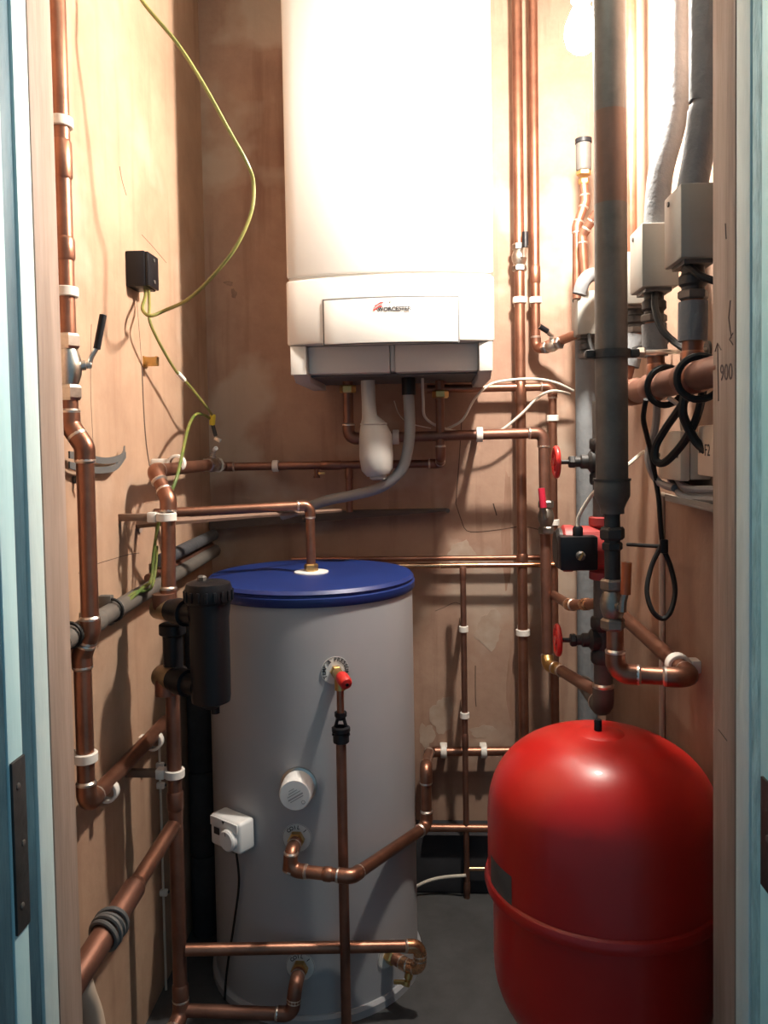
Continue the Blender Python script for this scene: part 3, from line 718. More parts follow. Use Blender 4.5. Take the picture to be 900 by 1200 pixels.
# strap bar between wall and riser
za = aX(165, 615, XL).z
t = thing('support_bar', 'flat brown metal bar reaching from left wall past the riser', 'bracket', (XL, aX(165, 615, XL).y, za))
MB().tube([aX(161, 615, XL+.001), aY(203, 611, 1.62), aY(300, 604, 1.80), aY(400, 598, 2.0)], [.0085, .008, .006, .005], 6).build('bar', 'bar_brown', t)
MB().lathe([(.014, 0), (.014, .004)], aX(163, 617, XL), (1, 0, 0), 10).build('wall_plate', 'timber', t)

# lagged conduits low along the left wall
zA = aX(100, 742, -.575).z
t = thing('conduit', 'grey conduit carrying earth cables along the left wall', 'conduit', (-.59, 1.3, zA-.02))
MB().tube([V((-.588, 1.24, zA)), V((-.588, 2.16, zA+.024))], .017, 14).build('tube', 'conduit_grey', t)
MB().lathe([(.019, 0), (.020, .004), (.020, .035), (.019, .038)], (-.588, 1.345, zA+.003), (0, 1, .02), 14).build('coupler', 'conduit_grey', t)
MB().box((-.600, 1.45, zA+.008), (.025, .016, .055), None, .002).build('saddle', 'conduit_grey', t)
cable([V((-.588, 1.72, zA+.060)), V((-.588, 1.95, zA+.064)), V((-.588, 2.15, zA+.068))], .015, 'dark lagged pipe behind the riser above the conduit', 'lagging_dark', 'lagged_pipe', 'pipe', 12)
cable([V((-.595, 1.66, zA+.032)), V((-.595, 1.95, zA+.036)), V((-.595, 2.15, zA+.040))], .009, 'slim dark pipe between conduit and lagged pipe behind the riser', 'copper_dull', 'copper_pipe', 'pipe', 12)

# flat grey straps
for k, (pp, lb) in enumerate((([(80, 533), (100, 536), (122, 540), (141, 536), (145, 526)], 'upper flat grey strap behind the left pipe'), ([(80, 545), (98, 549), (118, 551), (135, 547), (146, 533)], 'lower flat grey strap behind the left pipe'))):
    pts = spline([aX(x, y, XL+.012+.006*(i % 2)) for i, (x, y) in enumerate(pp)], 5)
    mb = MB(); hw = .006
    vs = [[mb.bm.verts.new(p+V((dx, 0, dz))) for dx, dz in ((0, -hw), (0, hw), (.003, hw), (.003, -hw))] for p in pts]
    for a, b in zip(vs, vs[1:]):
        for i in range(4): mb.bm.faces.new((a[i], a[(i+1) % 4], b[(i+1) % 4], b[i]))
    mb.bm.faces.new(vs[0][::-1]); mb.bm.faces.new(vs[-1])
    tag(mb.build('strap', 'strap_grey'), lb, 'strap', 'grey straps on the left wall')
t = thing('wall_hook', 'small dark screw plug in the left wall by the pipe', 'hook', aX(86, 566, XL))
MB().lathe([(.007, 0), (.007, .004), (.004, .006), (.004, .02)], aX(86, 562, XL), (1, 0, 0), 10).build('plug', 'iron_black', t)
MB().tube([aX(86, 562, XL)+V((.018, 0, 0)), aX(88, 570, XL)+V((.02, 0, 0))], .003, 6).build('hook', 'iron_black', t)
# brass bracket
pb = aX(168, 424, XL)
t = thing('wall_bracket', 'small brass bracket on the left wall above the crack', 'bracket', pb)
MB().span((XL, pb.y-.004, pb.z-.012), (XL+.003, pb.y+.02, pb.z+.012)).build('plate', 'brass', t)
MB().span((XL+.003, pb.y-.002, pb.z-.010), (XL+.034, pb.y+.002, pb.z+.010), .001).build('tongue', 'brass', t)
MB().span((XL+.031, pb.y-.002, pb.z-.010), (XL+.034, pb.y-.016, pb.z+.010), .001).build('lip', 'brass', t)

# earth terminal box and green-yellow cables
q0 = aX(160, 318, XL)
t = thing('junction_box', 'small black junction box on the left wall', 'junction box', q0-V((0, 0, .05)))
ybx0, ybx1 = aX(147, 318, XL).y, aX(147, 318, XL).y+.068
zt_, zb_ = aX(150, 296, XL).z, aX(150, 337, XL).z
MB().span((XL, ybx0, zb_), (XL+.040, ybx1, zt_), .003).build('body', 'black_plastic', t)
MB().span((XL+.0405, ybx0+.002, zb_+.002), (XL+.047, ybx1-.002, zt_-.002), .002).build('lid', 'black_plastic', t)
for z in (zb_+.014, zt_-.014): MB().lathe([(.004, 0), (.004, .003)], (XL+.0465, (ybx0+ybx1)/2, z), (1, 0, 0), 8).build('screw', 'steel_dark', t)
MB().span((XL+.020, ybx1, zb_+.03), (XL+.034, ybx1+.010, zb_+.044)).build('latch', 'black_plastic', t)
ZB = lambda x, y, X: aX(x, y, X)
ex = V((XL+.028, (ybx0+ybx1)/2, zb_))
cable([aX(150, -40, -.50), aX(166, 0, -.50), aX(207, 50, -.44), aX(238, 98, -.40), aX(268, 152, -.36), aX(290, 192, -.33), aX(297, 216, -.325), aX(294, 250, -.33), aX(276, 290, -.36), aX(248, 325, -.41), aX(220, 351, -.47), aX(195, 363, -.53), aX(176, 370, -.56), aX(167, 362, -.58), ex+V((0, 0, -.015)), ex+V((0, 0, .004))], .0037, 'long green and yellow earth cable looping from above to the black box', 'cable_olive')
ce = V((aY(249, 492, 2.02).x, 2.02, aY(249, 492, 2.02).z))
c2 = cable([ex+V((.006, .004, .004)), ex+V((.006, .006, -.03)), aX(176, 378, -.57), aX(190, 408, -.565), aX(207, 436, -.56), aX(222, 452, -.55), aX(238, 472, -.54), ce+V((0, 0, .012))], .0033, 'thin green and yellow earth cable from the black box to the clamp', 'cable_olive')
pt = aX(212, 441, -.557); pd = (aX(219, 449, -.552)-aX(207, 436, -.56)).normalized()
tag(MB().tube([pt-pd*.016, pt+pd*.018], .0052, 8).build('cable_tag', 'clip_plastic'), 'white tag wrapped round the thin earth cable', 'tag')
t = thing('cable_terminal', 'yellow crimp with blue tip joining earth cables above corner valve', 'terminal', ce-V((0, 0, .04)))
MB().lathe([(.0065, .014), (.0075, .010), (.0075, -.010), (.006, -.014)], ce, (.1, 0, 1), 12).build('crimp', 'cable_yellow', t)
MB().lathe([(.005, 0), (.005, -.03)], ce+V((0, 0, -.012)), (-.25, 0, 1), 8).build('tail', 'iron_black', t)
MB().box(ce+V((.012, 0, -.05)), (.018, .004, .010), Matrix.Rotation(.5, 3, 'Y'), .001).build('tongue', 'chrome', t)
cable([ce+V((-.006, -.004, .004)), aY(238, 486, 1.98), aY(229, 486, 1.9), aY(221, 500, 1.8), aY(214, 530, 1.7), aY(207, 560, 1.62), aY(195, 590, 1.60), aY(186, 612, 1.62), aY(180, 650, 1.62), aY(177, 680, 1.60), aY(168, 688, 1.56), aY(150, 705, 1.50), aY(140, 716, 1.46), aY(120, 720, 1.42), aY(95, 726, 1.36)], .0036, 'green and yellow earth cable dropping behind the riser to the conduit', 'cable_green')
cable([aY(184, 640, 1.64), aY(182, 670, 1.62), aY(176, 690, 1.58), aY(158, 694, 1.53), aY(146, 704, 1.5), aY(132, 718, 1.45), aY(112, 719, 1.42), aY(97, 716, 1.37)], .0030, 'second green and yellow cable lying on the left conduit', 'cable_green')
for x, y, lb in ((141, 713, 'black cable tie on the conduit right of the left pipe'), (92, 722, 'black cable tie on the conduit left of the left pipe')):
    p = aX(x, y, -.572); p = V((-.588, p.y, zA+.003+(p.y-1.24)*.026))
    tag(MB().torus(p, (0, 1, .03), .0205, .0030, 20, 6).build('cable_tie', 'black_rubber'), lb, 'cable tie')

# dark lagged riser in the left back corner behind the tank
t = thing('lagged_pipe', 'dark lagged vertical pipe in the corner behind the riser', 'pipe', (-.578, 1.95, 0))
for k, (a, b) in enumerate(((.0, .20), (.203, .41), (.413, .62), (.623, .84))):
    MB().lathe([(.029, a), (.031, a+.004), (.031, b-.004), (.029, b)], (-.578, 1.95, 0), (0, 0, 1), 18).build('lagging', 'lagging_dark', t)

# ================================================================== back wall, right of the boiler
def vpipe(px, py0, py1, Y, r, label, m='copper', couplings=(), px_ref=None):
    x = aY(px, (max(py0, 0)+py1)/2, Y).x
    z0 = ZC if py0 < 0 else aY(px, py0, Y).z
    return run([V((x, Y, z0)), V((x, Y, aY(px, py1, Y).z))], r, label, m, couplings=couplings), x
YR = 2.175
_, xr1 = vpipe(610, -1, 905, YR, .0135, 'tall copper riser on the back wall carrying a lever valve', 'copper', couplings=((0, .52, .05), (0, .73, .03)))
zv = aY(608, 302, YR).z
ball_valve(V((xr1, YR, zv)), (0, 0, 1), .0125, (.35, -1, 0), (.0, 0, 1), .07, 'steel lever valve with upright black handle right of the boiler', 'black_plastic', 'chrome', .058, lev_w=.017)
clip((xr1, YR, aY(608, 352, YR).z), (0, 0, 1), .0135, (0, 1, 0), 'white clip on the tall riser below its lever valve', YB-YR)
clip((xr1, YR, aY(611, 741, YR).z), (0, 0, 1), .0135, (0, 1, 0), 'white clip on the tall riser left of the red handwheel', YB-YR)
x2 = aY(627, 280, YR).x
zj = aY(628, 411, YR).z
run([V((x2, YR, ZC)), V((x2, YR, zj)), V((x2+.03, YR-.03, zj+.010)), V((aY(676, 400, 2.06).x, 2.06, zj+.026))], .0118, 'copper pipe dropping right of the tall riser then turning right', 'copper', couplings=((0, .80, .04),))
clip((x2, YR, aY(627, 352, YR).z), (0, 0, 1), .0118, (0, 1, 0), 'white clip on the second pipe right of the boiler', YB-YR)
ball_valve(aY(647, 405, 2.125), V((aY(676, 400, 2.06).x-x2, 2.06-YR, .02)), .0105, (-.1, -.3, 1), (-.6, -.2, .35), .06, 'small steel valve with black lever beside the grey lagged pipe', 'black_plastic', 'chrome', .038, lev_w=.014)
# upper cross pipe and its drop
zq = aY(600, 454, YR).z
x3 = aY(648, 530, YR).x
run([V((aY(500, 452, 2.12).x, YR, zq)), V((x3, YR, zq)), V((x3, YR, aY(650, 850, YR).z))], .0112, 'copper pipe crossing from behind the boiler then dropping beside the pump', 'copper', elbow='copper')
clip((x3, YR, aY(649, 490, YR).z), (0, 0, 1), .0112, (0, 1, 0), 'white clip on the drop pipe above the red handwheel', YB-YR)
clip((x3, YR, aY(650, 612, YR).z), (0, 0, 1), .0112, (0, 1, 0), 'white clip on the drop pipe beside the red lever valve', YB-YR)
# red lever valve on the boiler pipe
ball_valve(V((xV, YV-.002, aY(639, 606, YV).z)), (0, 0, 1), .0125, (-.25, -1, .15), (-.10, 0, 1), .08, 'steel valve with raised red lever left of the pump', 'red_lever', 'chrome_dull', .070, lev_w=.017)
# brass elbow and sloping branch towards the pump line
pe = V((xV, YV-.005, aY(640, 772, YV).z))
B0 = aY(706, 815, 1.62)
run([pe+V((.0, 0, .005)), pe+V((.0, -.012, -.012)), pe+V((.022, -.05, -.012)), B0], .0135, 'copper branch sloping from brass elbow to the pump line foot', 'copper_dull', elbow='brass')
b1 = aY(648, 697, 2.06); b2 = aY(668, 709, 1.80); b3 = aY(706, 707, 1.66)
run([b1, b2, b3], .0115, 'short copper branch with an angled bend below the pump', 'copper', elbow='copper_bright', couplings=((1, .5, .02),))
# thin pipes behind the cylinder
for y0, y1, yy_, r, lb in ((652, 655, 2.19, .0072, 'upper slim copper pipe along the back wall behind the tank'), (663, 661, 2.165, .0072, 'lower slim copper pipe along the back wall behind the tank')):
    z = aY(560, (y0+y1)/2+.5, yy_).z
    run([V((aY(470, y0, yy_).x-.3, yy_, z)), V((aY(652, y1, yy_).x, yy_, z))], r, lb, 'copper_bright' if y0 > 655 else 'copper')
YT = 2.120
_, xT = vpipe(545, 664, 1068, YT, .0078, 'slim copper drop pipe between the tank and the red vessel', 'copper_dull', couplings=((0, .02, .03), (0, .5, .035), (0, .93, .03)))
clip((xT, YT, aY(545, 737, YT).z), (0, 0, 1), .0085, (0, 1, 0), 'upper white clip on the slim drop pipe right of the tank', YB-YT)
clip((xT, YT, aY(545, 838, YT).z), (0, 0, 1), .0085, (0, 1, 0), 'lower white clip on the slim drop pipe right of the tank', YB-YT)
for px, lb in ((520, 'white clip left of the slim drop on the brassy pipe'), (567, 'white clip right of the slim drop on the brassy pipe')):
    c = aY(px, 880.5, 2.185); clip(c, (1, 0, 0), .0125, (0, 1, 0), lb, YB-c.y)
run([aY(549, 1018, YT), V((.36, YT, aY(570, 1018, YT).z))], .006, 'short slim copper stub near the floor behind the red vessel', 'copper_bright')
cable([aY(478, 1044, 2.118), aY(500, 1033, 2.12), aY(520, 1028, 2.12), aY(546, 1026, 2.11)], .0045, 'white tube between the tank foot and the slim drop pipe', 'cable_white', 'plastic_tube', 'tube')
# skirting at the wall foot; its black also paints in the shadow lying there
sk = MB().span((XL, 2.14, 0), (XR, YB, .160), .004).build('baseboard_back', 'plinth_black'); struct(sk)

# ================================================================== right corner and right wall
xg = .415
g = thing('lagged_pipe', 'grey foam lagged pipe standing in the right back corner', 'pipe', aY(690, 840, 2.12))
xg = aY(687, 600, 2.12).x
MB().tube([V((xg, 2.12, aY(684, 392, 2.12).z)), V((xg, 2.12, aY(690, 870, 2.12).z))], .0255, 20).build('lagging', 'lagging_grey', g)
MB().tube([V((xg, 2.12, aY(684, 378, 2.12).z)), V((xg, 2.12, .35))], .012, 12).build('tube', 'copper', g)
# zone valves along the wall
def zone_valve(Y, top_py, px, label, hbox, body=True, wd=.062, dp=.085):
    c = aY(px, top_py, Y); x0 = c.x
    t = thing('zone_valve', label, 'valve', (x0, Y, c.z-hbox-.03))
    MB().span((x0-wd/2, Y-dp/2, c.z-hbox), (x0+wd/2, Y+dp/2, c.z), .003).build('actuator_box', 'box_grey', t)
    MB().lathe([(.004, 0), (.004, .002)], (x0-wd/2, Y+dp*.2, c.z-.014), (-1, 0, 0), 8).build('screw', 'steel_dark', t)
    MB().span((x0-wd*.36, Y-dp*.36, c.z-hbox-.006), (x0+wd*.36, Y+dp*.36, c.z-hbox)).build('base_plate', 'steel_dark', t)
    zz0 = c.z-hbox-.006
    MB().lathe([(.017, 0), (.017, -.010), (.021, -.014), (.021, -.026), (.017, -.030), (.017, -.036)], (x0, Y, zz0), (0, 0, 1), 16).build('valve_body', 'iron_black', t)
    hexnut((x0, Y, zz0-.042), (0, 0, 1), .023, .014, 'nut', 'steel_dark', t)
    return x0, c.z, zz0-.048
zm = aY(835, 436, 1.20).z-.002
XM = .400
spec = ((1.265, 224, 812, 'zone valve with grey box nearest the right door post', .108), (1.46, 268, 766, 'zone valve with grey box second from the right door post', .108),
        (1.72, 300, 745, 'zone valve with grey box half hidden behind the thick steel pipe', .105), (2.04, 344, 688, 'zone valve with grey box farthest back in the corner', .105))
zvs = [(zone_valve(Y, tp, px, lb, hb), Y) for Y, tp, px, lb, hb in spec]
names = ('nearest the right door post', 'second from the right door post', 'half hidden behind the thick steel pipe', 'in the far corner')
for k, ((x0, zt_, zb_), Y) in enumerate(zvs[:3]):
    t = thing('valve_tail', 'lagged copper tail under the zone valve '+names[k], 'pipe', (x0, Y, zm))
    MB().tube([V((x0, Y, zb_+.004)), V((XM, Y, zm+.01))], .0155, 14).build('tube', 'copper_dull', t)
    dz = zb_-zm
    a = V((x0, Y, zb_-.004)); b = a.lerp(V((XM, Y, zm)), .52)
    MB().tube([a, b], .0215, 18).build('lagging', 'lagging_grey', t)
    MB().lathe([(.018, 0), (.018, .018), (.016, .022)], (XM, Y, zm+.018), (0, 0, 1), 14).build('tee_socket', 'copper', t)
# manifold
run([V((XM, 1.10, zm)), V((XM, 1.66, zm))], .0225, 'thick copper manifold pipe along the right wall', 'copper_dull', couplings=((0, .30, .06), (0, .65, .06), (0, .93, .05)), n=20)
for y, lb, a in ((1.225, 'black cable wrapped round the manifold nearest the door post', .15), (1.40, 'black cable wrapped round the manifold beside the steel pipe', -.18)):
    tag(MB().torus((XM-.002, y, zm-.004), (a, 1, .1), .032, .0055, 28, 8).build('cable_loop', 'black_rubber'), lb, 'cable')

# lagged pipes from the ceiling into the first two valves
def lag(pts, r, label):
    t = thing('lagged_pipe', label, 'pipe', pts[-1])
    MB().tube(spline(pts, 6), r, 20).build('lagging', 'lagging_grey', t)
    MB().tube([V(pts[-1])+V((0, 0, .02)), V(pts[-1])-V((0, 0, .012))], r*.62, 12).build('tube', 'copper_dull', t)
Yb = 1.265; xb_ = zvs[0][0][0]
lag([V((aY(826, 60, Yb).x, Yb, ZC-.002)), V((aY(826, 60, Yb).x, Yb, aY(826, 60, Yb).z)), V((aY(824, 130, Yb).x, Yb, aY(824, 130, Yb).z)), V((xb_+.008, Yb, aY(806, 180, Yb).z)), V((xb_-.002, Yb, aY(806, 225, Yb).z))], .0225, 'grey lagged pipe from the ceiling nearest the right door post')
Yb = 1.46; xb_ = zvs[1][0][0]
lag([V((aY(794, 60, Yb).x, Yb, ZC-.002)), V((aY(794, 60, Yb).x, Yb, aY(794, 60, Yb).z)), V((aY(790, 140, Yb).x, Yb, aY(790, 140, Yb).z)), V((xb_+.012, Yb, aY(778, 205, Yb).z)), V((xb_+.004, Yb, aY(768, 270, Yb).z))], .0215, 'grey lagged pipe from the ceiling second from the right door post')
_, _x = vpipe(740, -1, 306, 1.72, .0105, 'bright lit copper pipe beside the thick steel pipe top', 'copper')
# air vent column
Yv = 2.0
av = aY(684, 200, Yv)
t = thing('air_vent', 'black capped automatic air vent on top of a copper pipe', 'air vent', av-V((0, 0, .03)))
zt_ = aY(684, 163, Yv).z
MB().lathe([(.016, 0), (.0185, .004), (.0185, zt_-av.z-.012), (.016, zt_-av.z-.010)], av, (0, 0, 1), 20).build('chamber', 'steel_dark', t)
MB().lathe([(.020, zt_-av.z-.010), (.020, zt_-av.z), (.014, zt_-av.z+.002)], av, (0, 0, 1), 20).build('cap', 'black_plastic', t)
hexnut(av-V((0, 0, .006)), (0, 0, 1), .018, .012, 'nut', 'brass', t)
hexnut(av-V((0, 0, .026)), (0, 0, 1), .013, .014, 'nut', 'brass', t)
run([av-V((0, 0, .03)), aY(686, 236, Yv), aY(676, 266, Yv), aY(676, 350, Yv)], .0105, 'copper pipe with a swan neck below the air vent', 'copper', elbow='copper')
run([aY(715, 240, 1.92), aY(698, 252, 1.93), aY(682, 276, 1.95), aY(685, 322, 1.95)], .0105, 'copper pipe curving out from behind the thick steel pipe', 'copper')
cable([aY(679, 345, 1.90), aY(684, 330, 1.90), aY(694, 322, 1.92), aY(712, 322, 1.94), aY(735, 326, 1.96)], .016, 'grey lagged bend above the farthest zone valve', 'lagging_grey', 'lagged_pipe', 'pipe', 14)

# thick steel pipe in front
YS = 1.40
xs_ = aY(716, 350, YS).x
zs1 = aY(718, 580, YS).z
t = thing('steel_pipe', 'thick dark steel pipe standing in front of the zone valves', 'pipe', (xs_, YS, zs1-.06))
zA1, zA2 = aY(716, 132, YS).z, aY(716, 240, YS).z
RS = .0268
MB().tube([V((xs_, YS, ZC)), V((xs_, YS, zA1))], RS, 28).build('upper_tube', 'steel_dark', t)
MB().tube([V((xs_, YS, zA1)), V((xs_, YS, zA2))], RS*1.003, 28).build('bare_band', 'brown_band', t)
MB().tube([V((xs_, YS, zA2)), V((xs_, YS, aY(718, 566, YS).z))], RS*1.006, 28).build('lower_tube', 'steel_dark', t)
MB().lathe([(.0285, 0), (.030, -.004), (.030, -.028), (.024, -.040), (.020, -.050), (.020, -.058)], (xs_, YS, aY(718, 562, YS).z), (0, 0, 1), 28).build('reducer', 'steel_dark', t)
MB().lathe([(.0315, 0), (.0315, -.004)], (xs_, YS, aY(718, 562, YS).z+.002), (0, 0, 1), 28).build('collar', 'iron_black', t)
zk = aY(716, 415, YS).z
cl = thing('pipe_ring', 'black pipe ring with rod holding the thick steel pipe', 'bracket', (xs_, YS, zk-.01))
MB().lathe([(RS+.001, -.007), (RS+.005, -.007), (RS+.005, .007), (RS+.001, .007), (RS+.001, -.007)], (xs_, YS, zk), (0, 0, 1), 28, False, False).build('band', 'iron_black', cl)
for s in (-1, 1):
    MB().box((xs_+s*(RS+.010), YS-.004, zk), (.016, .020, .014), None, .003).build('lug', 'iron_black', cl)
hexnut((xs_+RS+.022, YS, zk+.001), (1, 0, 0), .010, .014, 'nut', 'chrome', cl)
MB().tube([V((xs_+RS+.02, YS, zk+.001)), V((XR, YS, zk+.003))], .0045, 8).build('rod', 'chrome', cl)
MB().lathe([(.016, 0), (.016, -.004)], (XR, YS, zk+.003), (1, 0, 0), 14).build('wall_plate', 'steel_dark', cl)
MB().box((xs_-RS-.012, YS-.012, aY(702, 352, YS).z), (.004, .004, .004)).bm.free()

# pipe train below the steel pipe: tail, union, lever valve, copper bend
z0 = aY(718, 594, YS).z; z1 = aY(718, 690, YS).z
t = thing('union', 'black iron union and nipple below the thick steel pipe', 'fitting', (xs_, YS, z1))
MB().tube([V((xs_, YS, z0+.012)), V((xs_, YS, z1))], .0135, 16).build('nipple', 'iron_black', t)
hexnut((xs_, YS, aY(718, 625, YS).z), (0, 0, 1), .021, .022, 'nut', 'iron_black', t)
hexnut((xs_, YS, aY(718, 640, YS).z), (0, 0, 1), .0175, .014, 'nut', 'iron_black', t)
ball_valve(V((xs_, YS, aY(718, 708, YS).z)), (0, 0, 1), .0135, (.32, -1, 0), (.04, 0, 1), .085, 'steel valve with orange lever below the pump line union', 'orange_lever', 'chrome_dull', .078, lev_w=.017)
zx = aY(775, 797, 1.36).z
xw = .4340
ra = .0148
run([V((xs_+.004, YS, aY(722, 735, YS).z)), V((xs_+.004, YS, zx)), V((xw, YS-.03, zx)), V((xw, 2.05, zx-.002))], ra, 'copper pipe bending above the red vessel to the right wall', 'copper', elbow='copper')
clip(aX(793, 777, xw)*0+V((xw, aX(795, 776, xw).y, zx-.0005)), (0, 1, 0), ra*1.05, (1, 0, 0), 'white clip on the right wall pipe above the vessel', XR-xw, w=.022)

# pump line behind: two gate valves, pump, foot
YQ = 1.60
xq = aY(706, 650, YQ).x
def gate_valve(py, label):
    z = aY(690, py, YQ).z
    t = thing('gate_valve', label, 'valve', (xq, YQ, z-.05))
    MB().lathe([(.022, -.045), (.024, -.040), (.024, -.026), (.018, -.018), (.020, 0), (.018, .018), (.024, .026), (.024, .040), (.022, .045)], (xq, YQ, z), (0, 0, 1), 20).build('body', 'iron_black', t)
    MB().lathe([(.017, 0), (.022, .012), (.022, .022), (.014, .028), (.014, .040), (.010, .043), (.010, .054), (.0045, .056), (.0045, .088)], (xq, YQ, z), (-1, 0, 0), 16).build('bonnet', 'iron_black', t)
    hexnut((xq-.058, YQ, z), (1, 0, 0), .013, .012, 'gland_nut', 'iron_black', t)
    wx = xq-.088
    wh = MB().torus((wx, YQ, z), (1, 0, 0), .027, .0055, 30, 10).build('handwheel', 'red_plastic', t)
    MB().lathe([(.009, -.006), (.010, 0), (.009, .006)], (wx, YQ, z), (1, 0, 0), 14).build('hub', 'red_plastic', wh)
    for k in range(4):
        a = PI/4+k*PI/2; MB().tube([V((wx, YQ+.006*math.cos(a), z+.006*math.sin(a))), V((wx, YQ+.026*math.cos(a), z+.026*math.sin(a)))], .0035, 6).build('spoke', 'red_plastic', wh)
gate_valve(541, 'gate valve with red handwheel above the pump'); gate_valve(750, 'gate valve with red handwheel below the pump')
run([V((xq, YQ, aY(706, 470, YQ).z)), V((xq, YQ, aY(706, 628, YQ).z))], .018, 'dark pipe joining the upper gate valve to the pump', 'steel_dark')
run([V((xq, YQ, aY(706, 675, YQ).z)), V((xq, YQ, aY(706, 830, YQ).z)), V((xq, YQ+.20, aY(706, 836, YQ).z))], .018, 'dark pipe foot bending away below the lower gate valve', 'steel_dark')
# pump
t = thing('circulator_pump', 'red circulator pump with a black control box', 'pump', (xq, YQ, aY(706, 690, YQ).z))
zp = aY(680, 648, 1.53).z
MB().lathe([(.022, -.062), (.026, -.060), (.026, -.046), (.020, -.040), (.030, -.02), (.034, 0), (.030, .02), (.020, .040), (.026, .046), (.026, .060), (.022, .062)], (xq, YQ, zp), (0, 0, 1), 20).build('volute', 'pump_red', t)
pc = V((xq-.028, YQ, zp))
MB().lathe([(.041, -.045), (.044, -.040), (.044, .030), (.046, .032), (.046, .048), (.040, .052)], pc, (-1, 0, 0), 28).build('motor_housing', 'pump_red', t)
MB().lathe([(.040, 0), (.040, .006), (.034, .012), (.0, .013)], pc+V((-.052, 0, 0)), (-1, 0, 0), 28).build('end_cap', 'iron_black', t)
for a in (.7, 2.3, 3.9, 5.5):
    MB().lathe([(.006, 0), (.006, .10)], pc+V((.05, .040*math.cos(a), .040*math.sin(a))), (-1, 0, 0), 6).build('bolt', 'pump_red', t)
xA, xB = aY(657, 650, 1.535).x, aY(701, 650, 1.535).x
bxm = MB().span((xA, 1.535, zp-.034), (xB, 1.575, zp+.030), .003).build('control_box', 'black_plastic', t)
kc = V(((xA+xB)/2+.002, 1.5345, zp-.006))
MB().lathe([(.009, 0), (.009, .004), (.006, .007)], kc, (0, -1, 0), 14).build('speed_knob', 'steel_dark', bxm)
MB().box(kc+V((0, -.007, 0)), (.004, .004, .016), Matrix.Rotation(.5, 3, 'Y')).build('knob_bar', 'brass', bxm)
gz = zp+.030
MB().lathe([(.010, 0), (.010, .014), (.007, .018)], ((xA+xB)/2+.001, 1.555, gz), (0, 0, 1), 10).build('cable_gland', 'black_plastic', bxm)
cable([V(((xA+xB)/2+.001, 1.555, gz+.012)), V(((xA+xB)/2+.003, 1.555, gz+.036)), aY(692, 582, 1.54), aY(704, 570, 1.50), aY(722, 555, 1.52), aY(738, 543, 1.56), aY(752, 531, 1.60), aY(757, 530, 1.62)], .0038, 'cream cable rising from the pump box behind the steel pipe', 'cable_white')

# ------------------------------------------------------------------ electrics low on the right wall
for (ya, yb_, z_lo, z_hi, lb, wr) in ((1.388, 1.520, aX(780, 560, .42).z, aX(780, 507, .42).z, 'beige junction box on the right wall behind cable loops', None),
                                  (1.195, 1.296, aX(824, 556, .42).z, aX(824, 500, .42).z, 'beige junction box on the right wall beside the door post', 'F2')):
    t = thing('junction_box', lb, 'junction box', (XR, (ya+yb_)/2, z_lo), 'beige junction boxes on the right wall')
    MB().span((.435, ya, z_lo), (XR, yb_, z_hi), .003).build('body', 'box_beige', t)
    ld = MB().span((.418, ya-.002, z_lo-.002), (.4345, yb_+.002, z_hi+.002), .003).build('lid', 'box_beige', t)
    for yy_ in (ya+.012, yb_-.012): MB().lathe([(.004, 0), (.004, .0015)], (.418, yy_, (z_lo+z_hi)/2), (-1, 0, 0), 8).build('screw', 'steel_dark', ld)
    if wr: text_mesh('lettering', wr, .026, (.4174, yb_-.045, (z_lo+z_hi)/2), (0, -1, 0), (0, 0, 1), 'print_black', ld)
zsh = aX(800, 590, .42).z
t = thing('cable_tray', 'narrow pale tray carrying grey cables under the junction boxes', 'cable tray', (XR, 1.38, zsh))
MB().span((.425, 1.16, zsh-.004), (XR, 1.50, zsh), .001).build('floor_plate', 'box_grey', t)
MB().span((.425, 1.16, zsh), (.428, 1.50, zsh+.008)).build('lip', 'box_grey', t)
for k, (dz, dx) in enumerate(((.008, .436), (.016, .446), (.012, .457), (.024, .440))):
    cable([V((dx, 1.17, zsh+dz)), V((dx+.004, 1.28, zsh+dz+.004)), V((dx-.004, 1.40, zsh+dz)), V((dx+.003, 1.49, zsh+dz+.014)), V((dx+.005, 1.56, zsh+dz+.05))], .0060,
          ('lowest grey cable lying in the tray on the right wall', 'second grey cable lying in the tray on the right wall', 'grey cable against the wall in the right tray', 'topmost grey cable lying in the tray on the right wall')[k], 'hose_grey')
t = thing('conduit', 'slim pale vertical conduit down the right wall', 'conduit', (XR, 1.5, .6))
yc_ = aX(779, 700, XR).y
MB().tube([V((XR-.006, yc_, zsh+.002)), V((XR-.006, yc_, .35))], .006, 8).build('tube', 'box_beige', t)
MB().tube([V((XR-.006, yc_, zsh-.002)), V((XR-.006, 1.16, zsh-.010))], .004, 8).build('branch', 'cable_white', t)
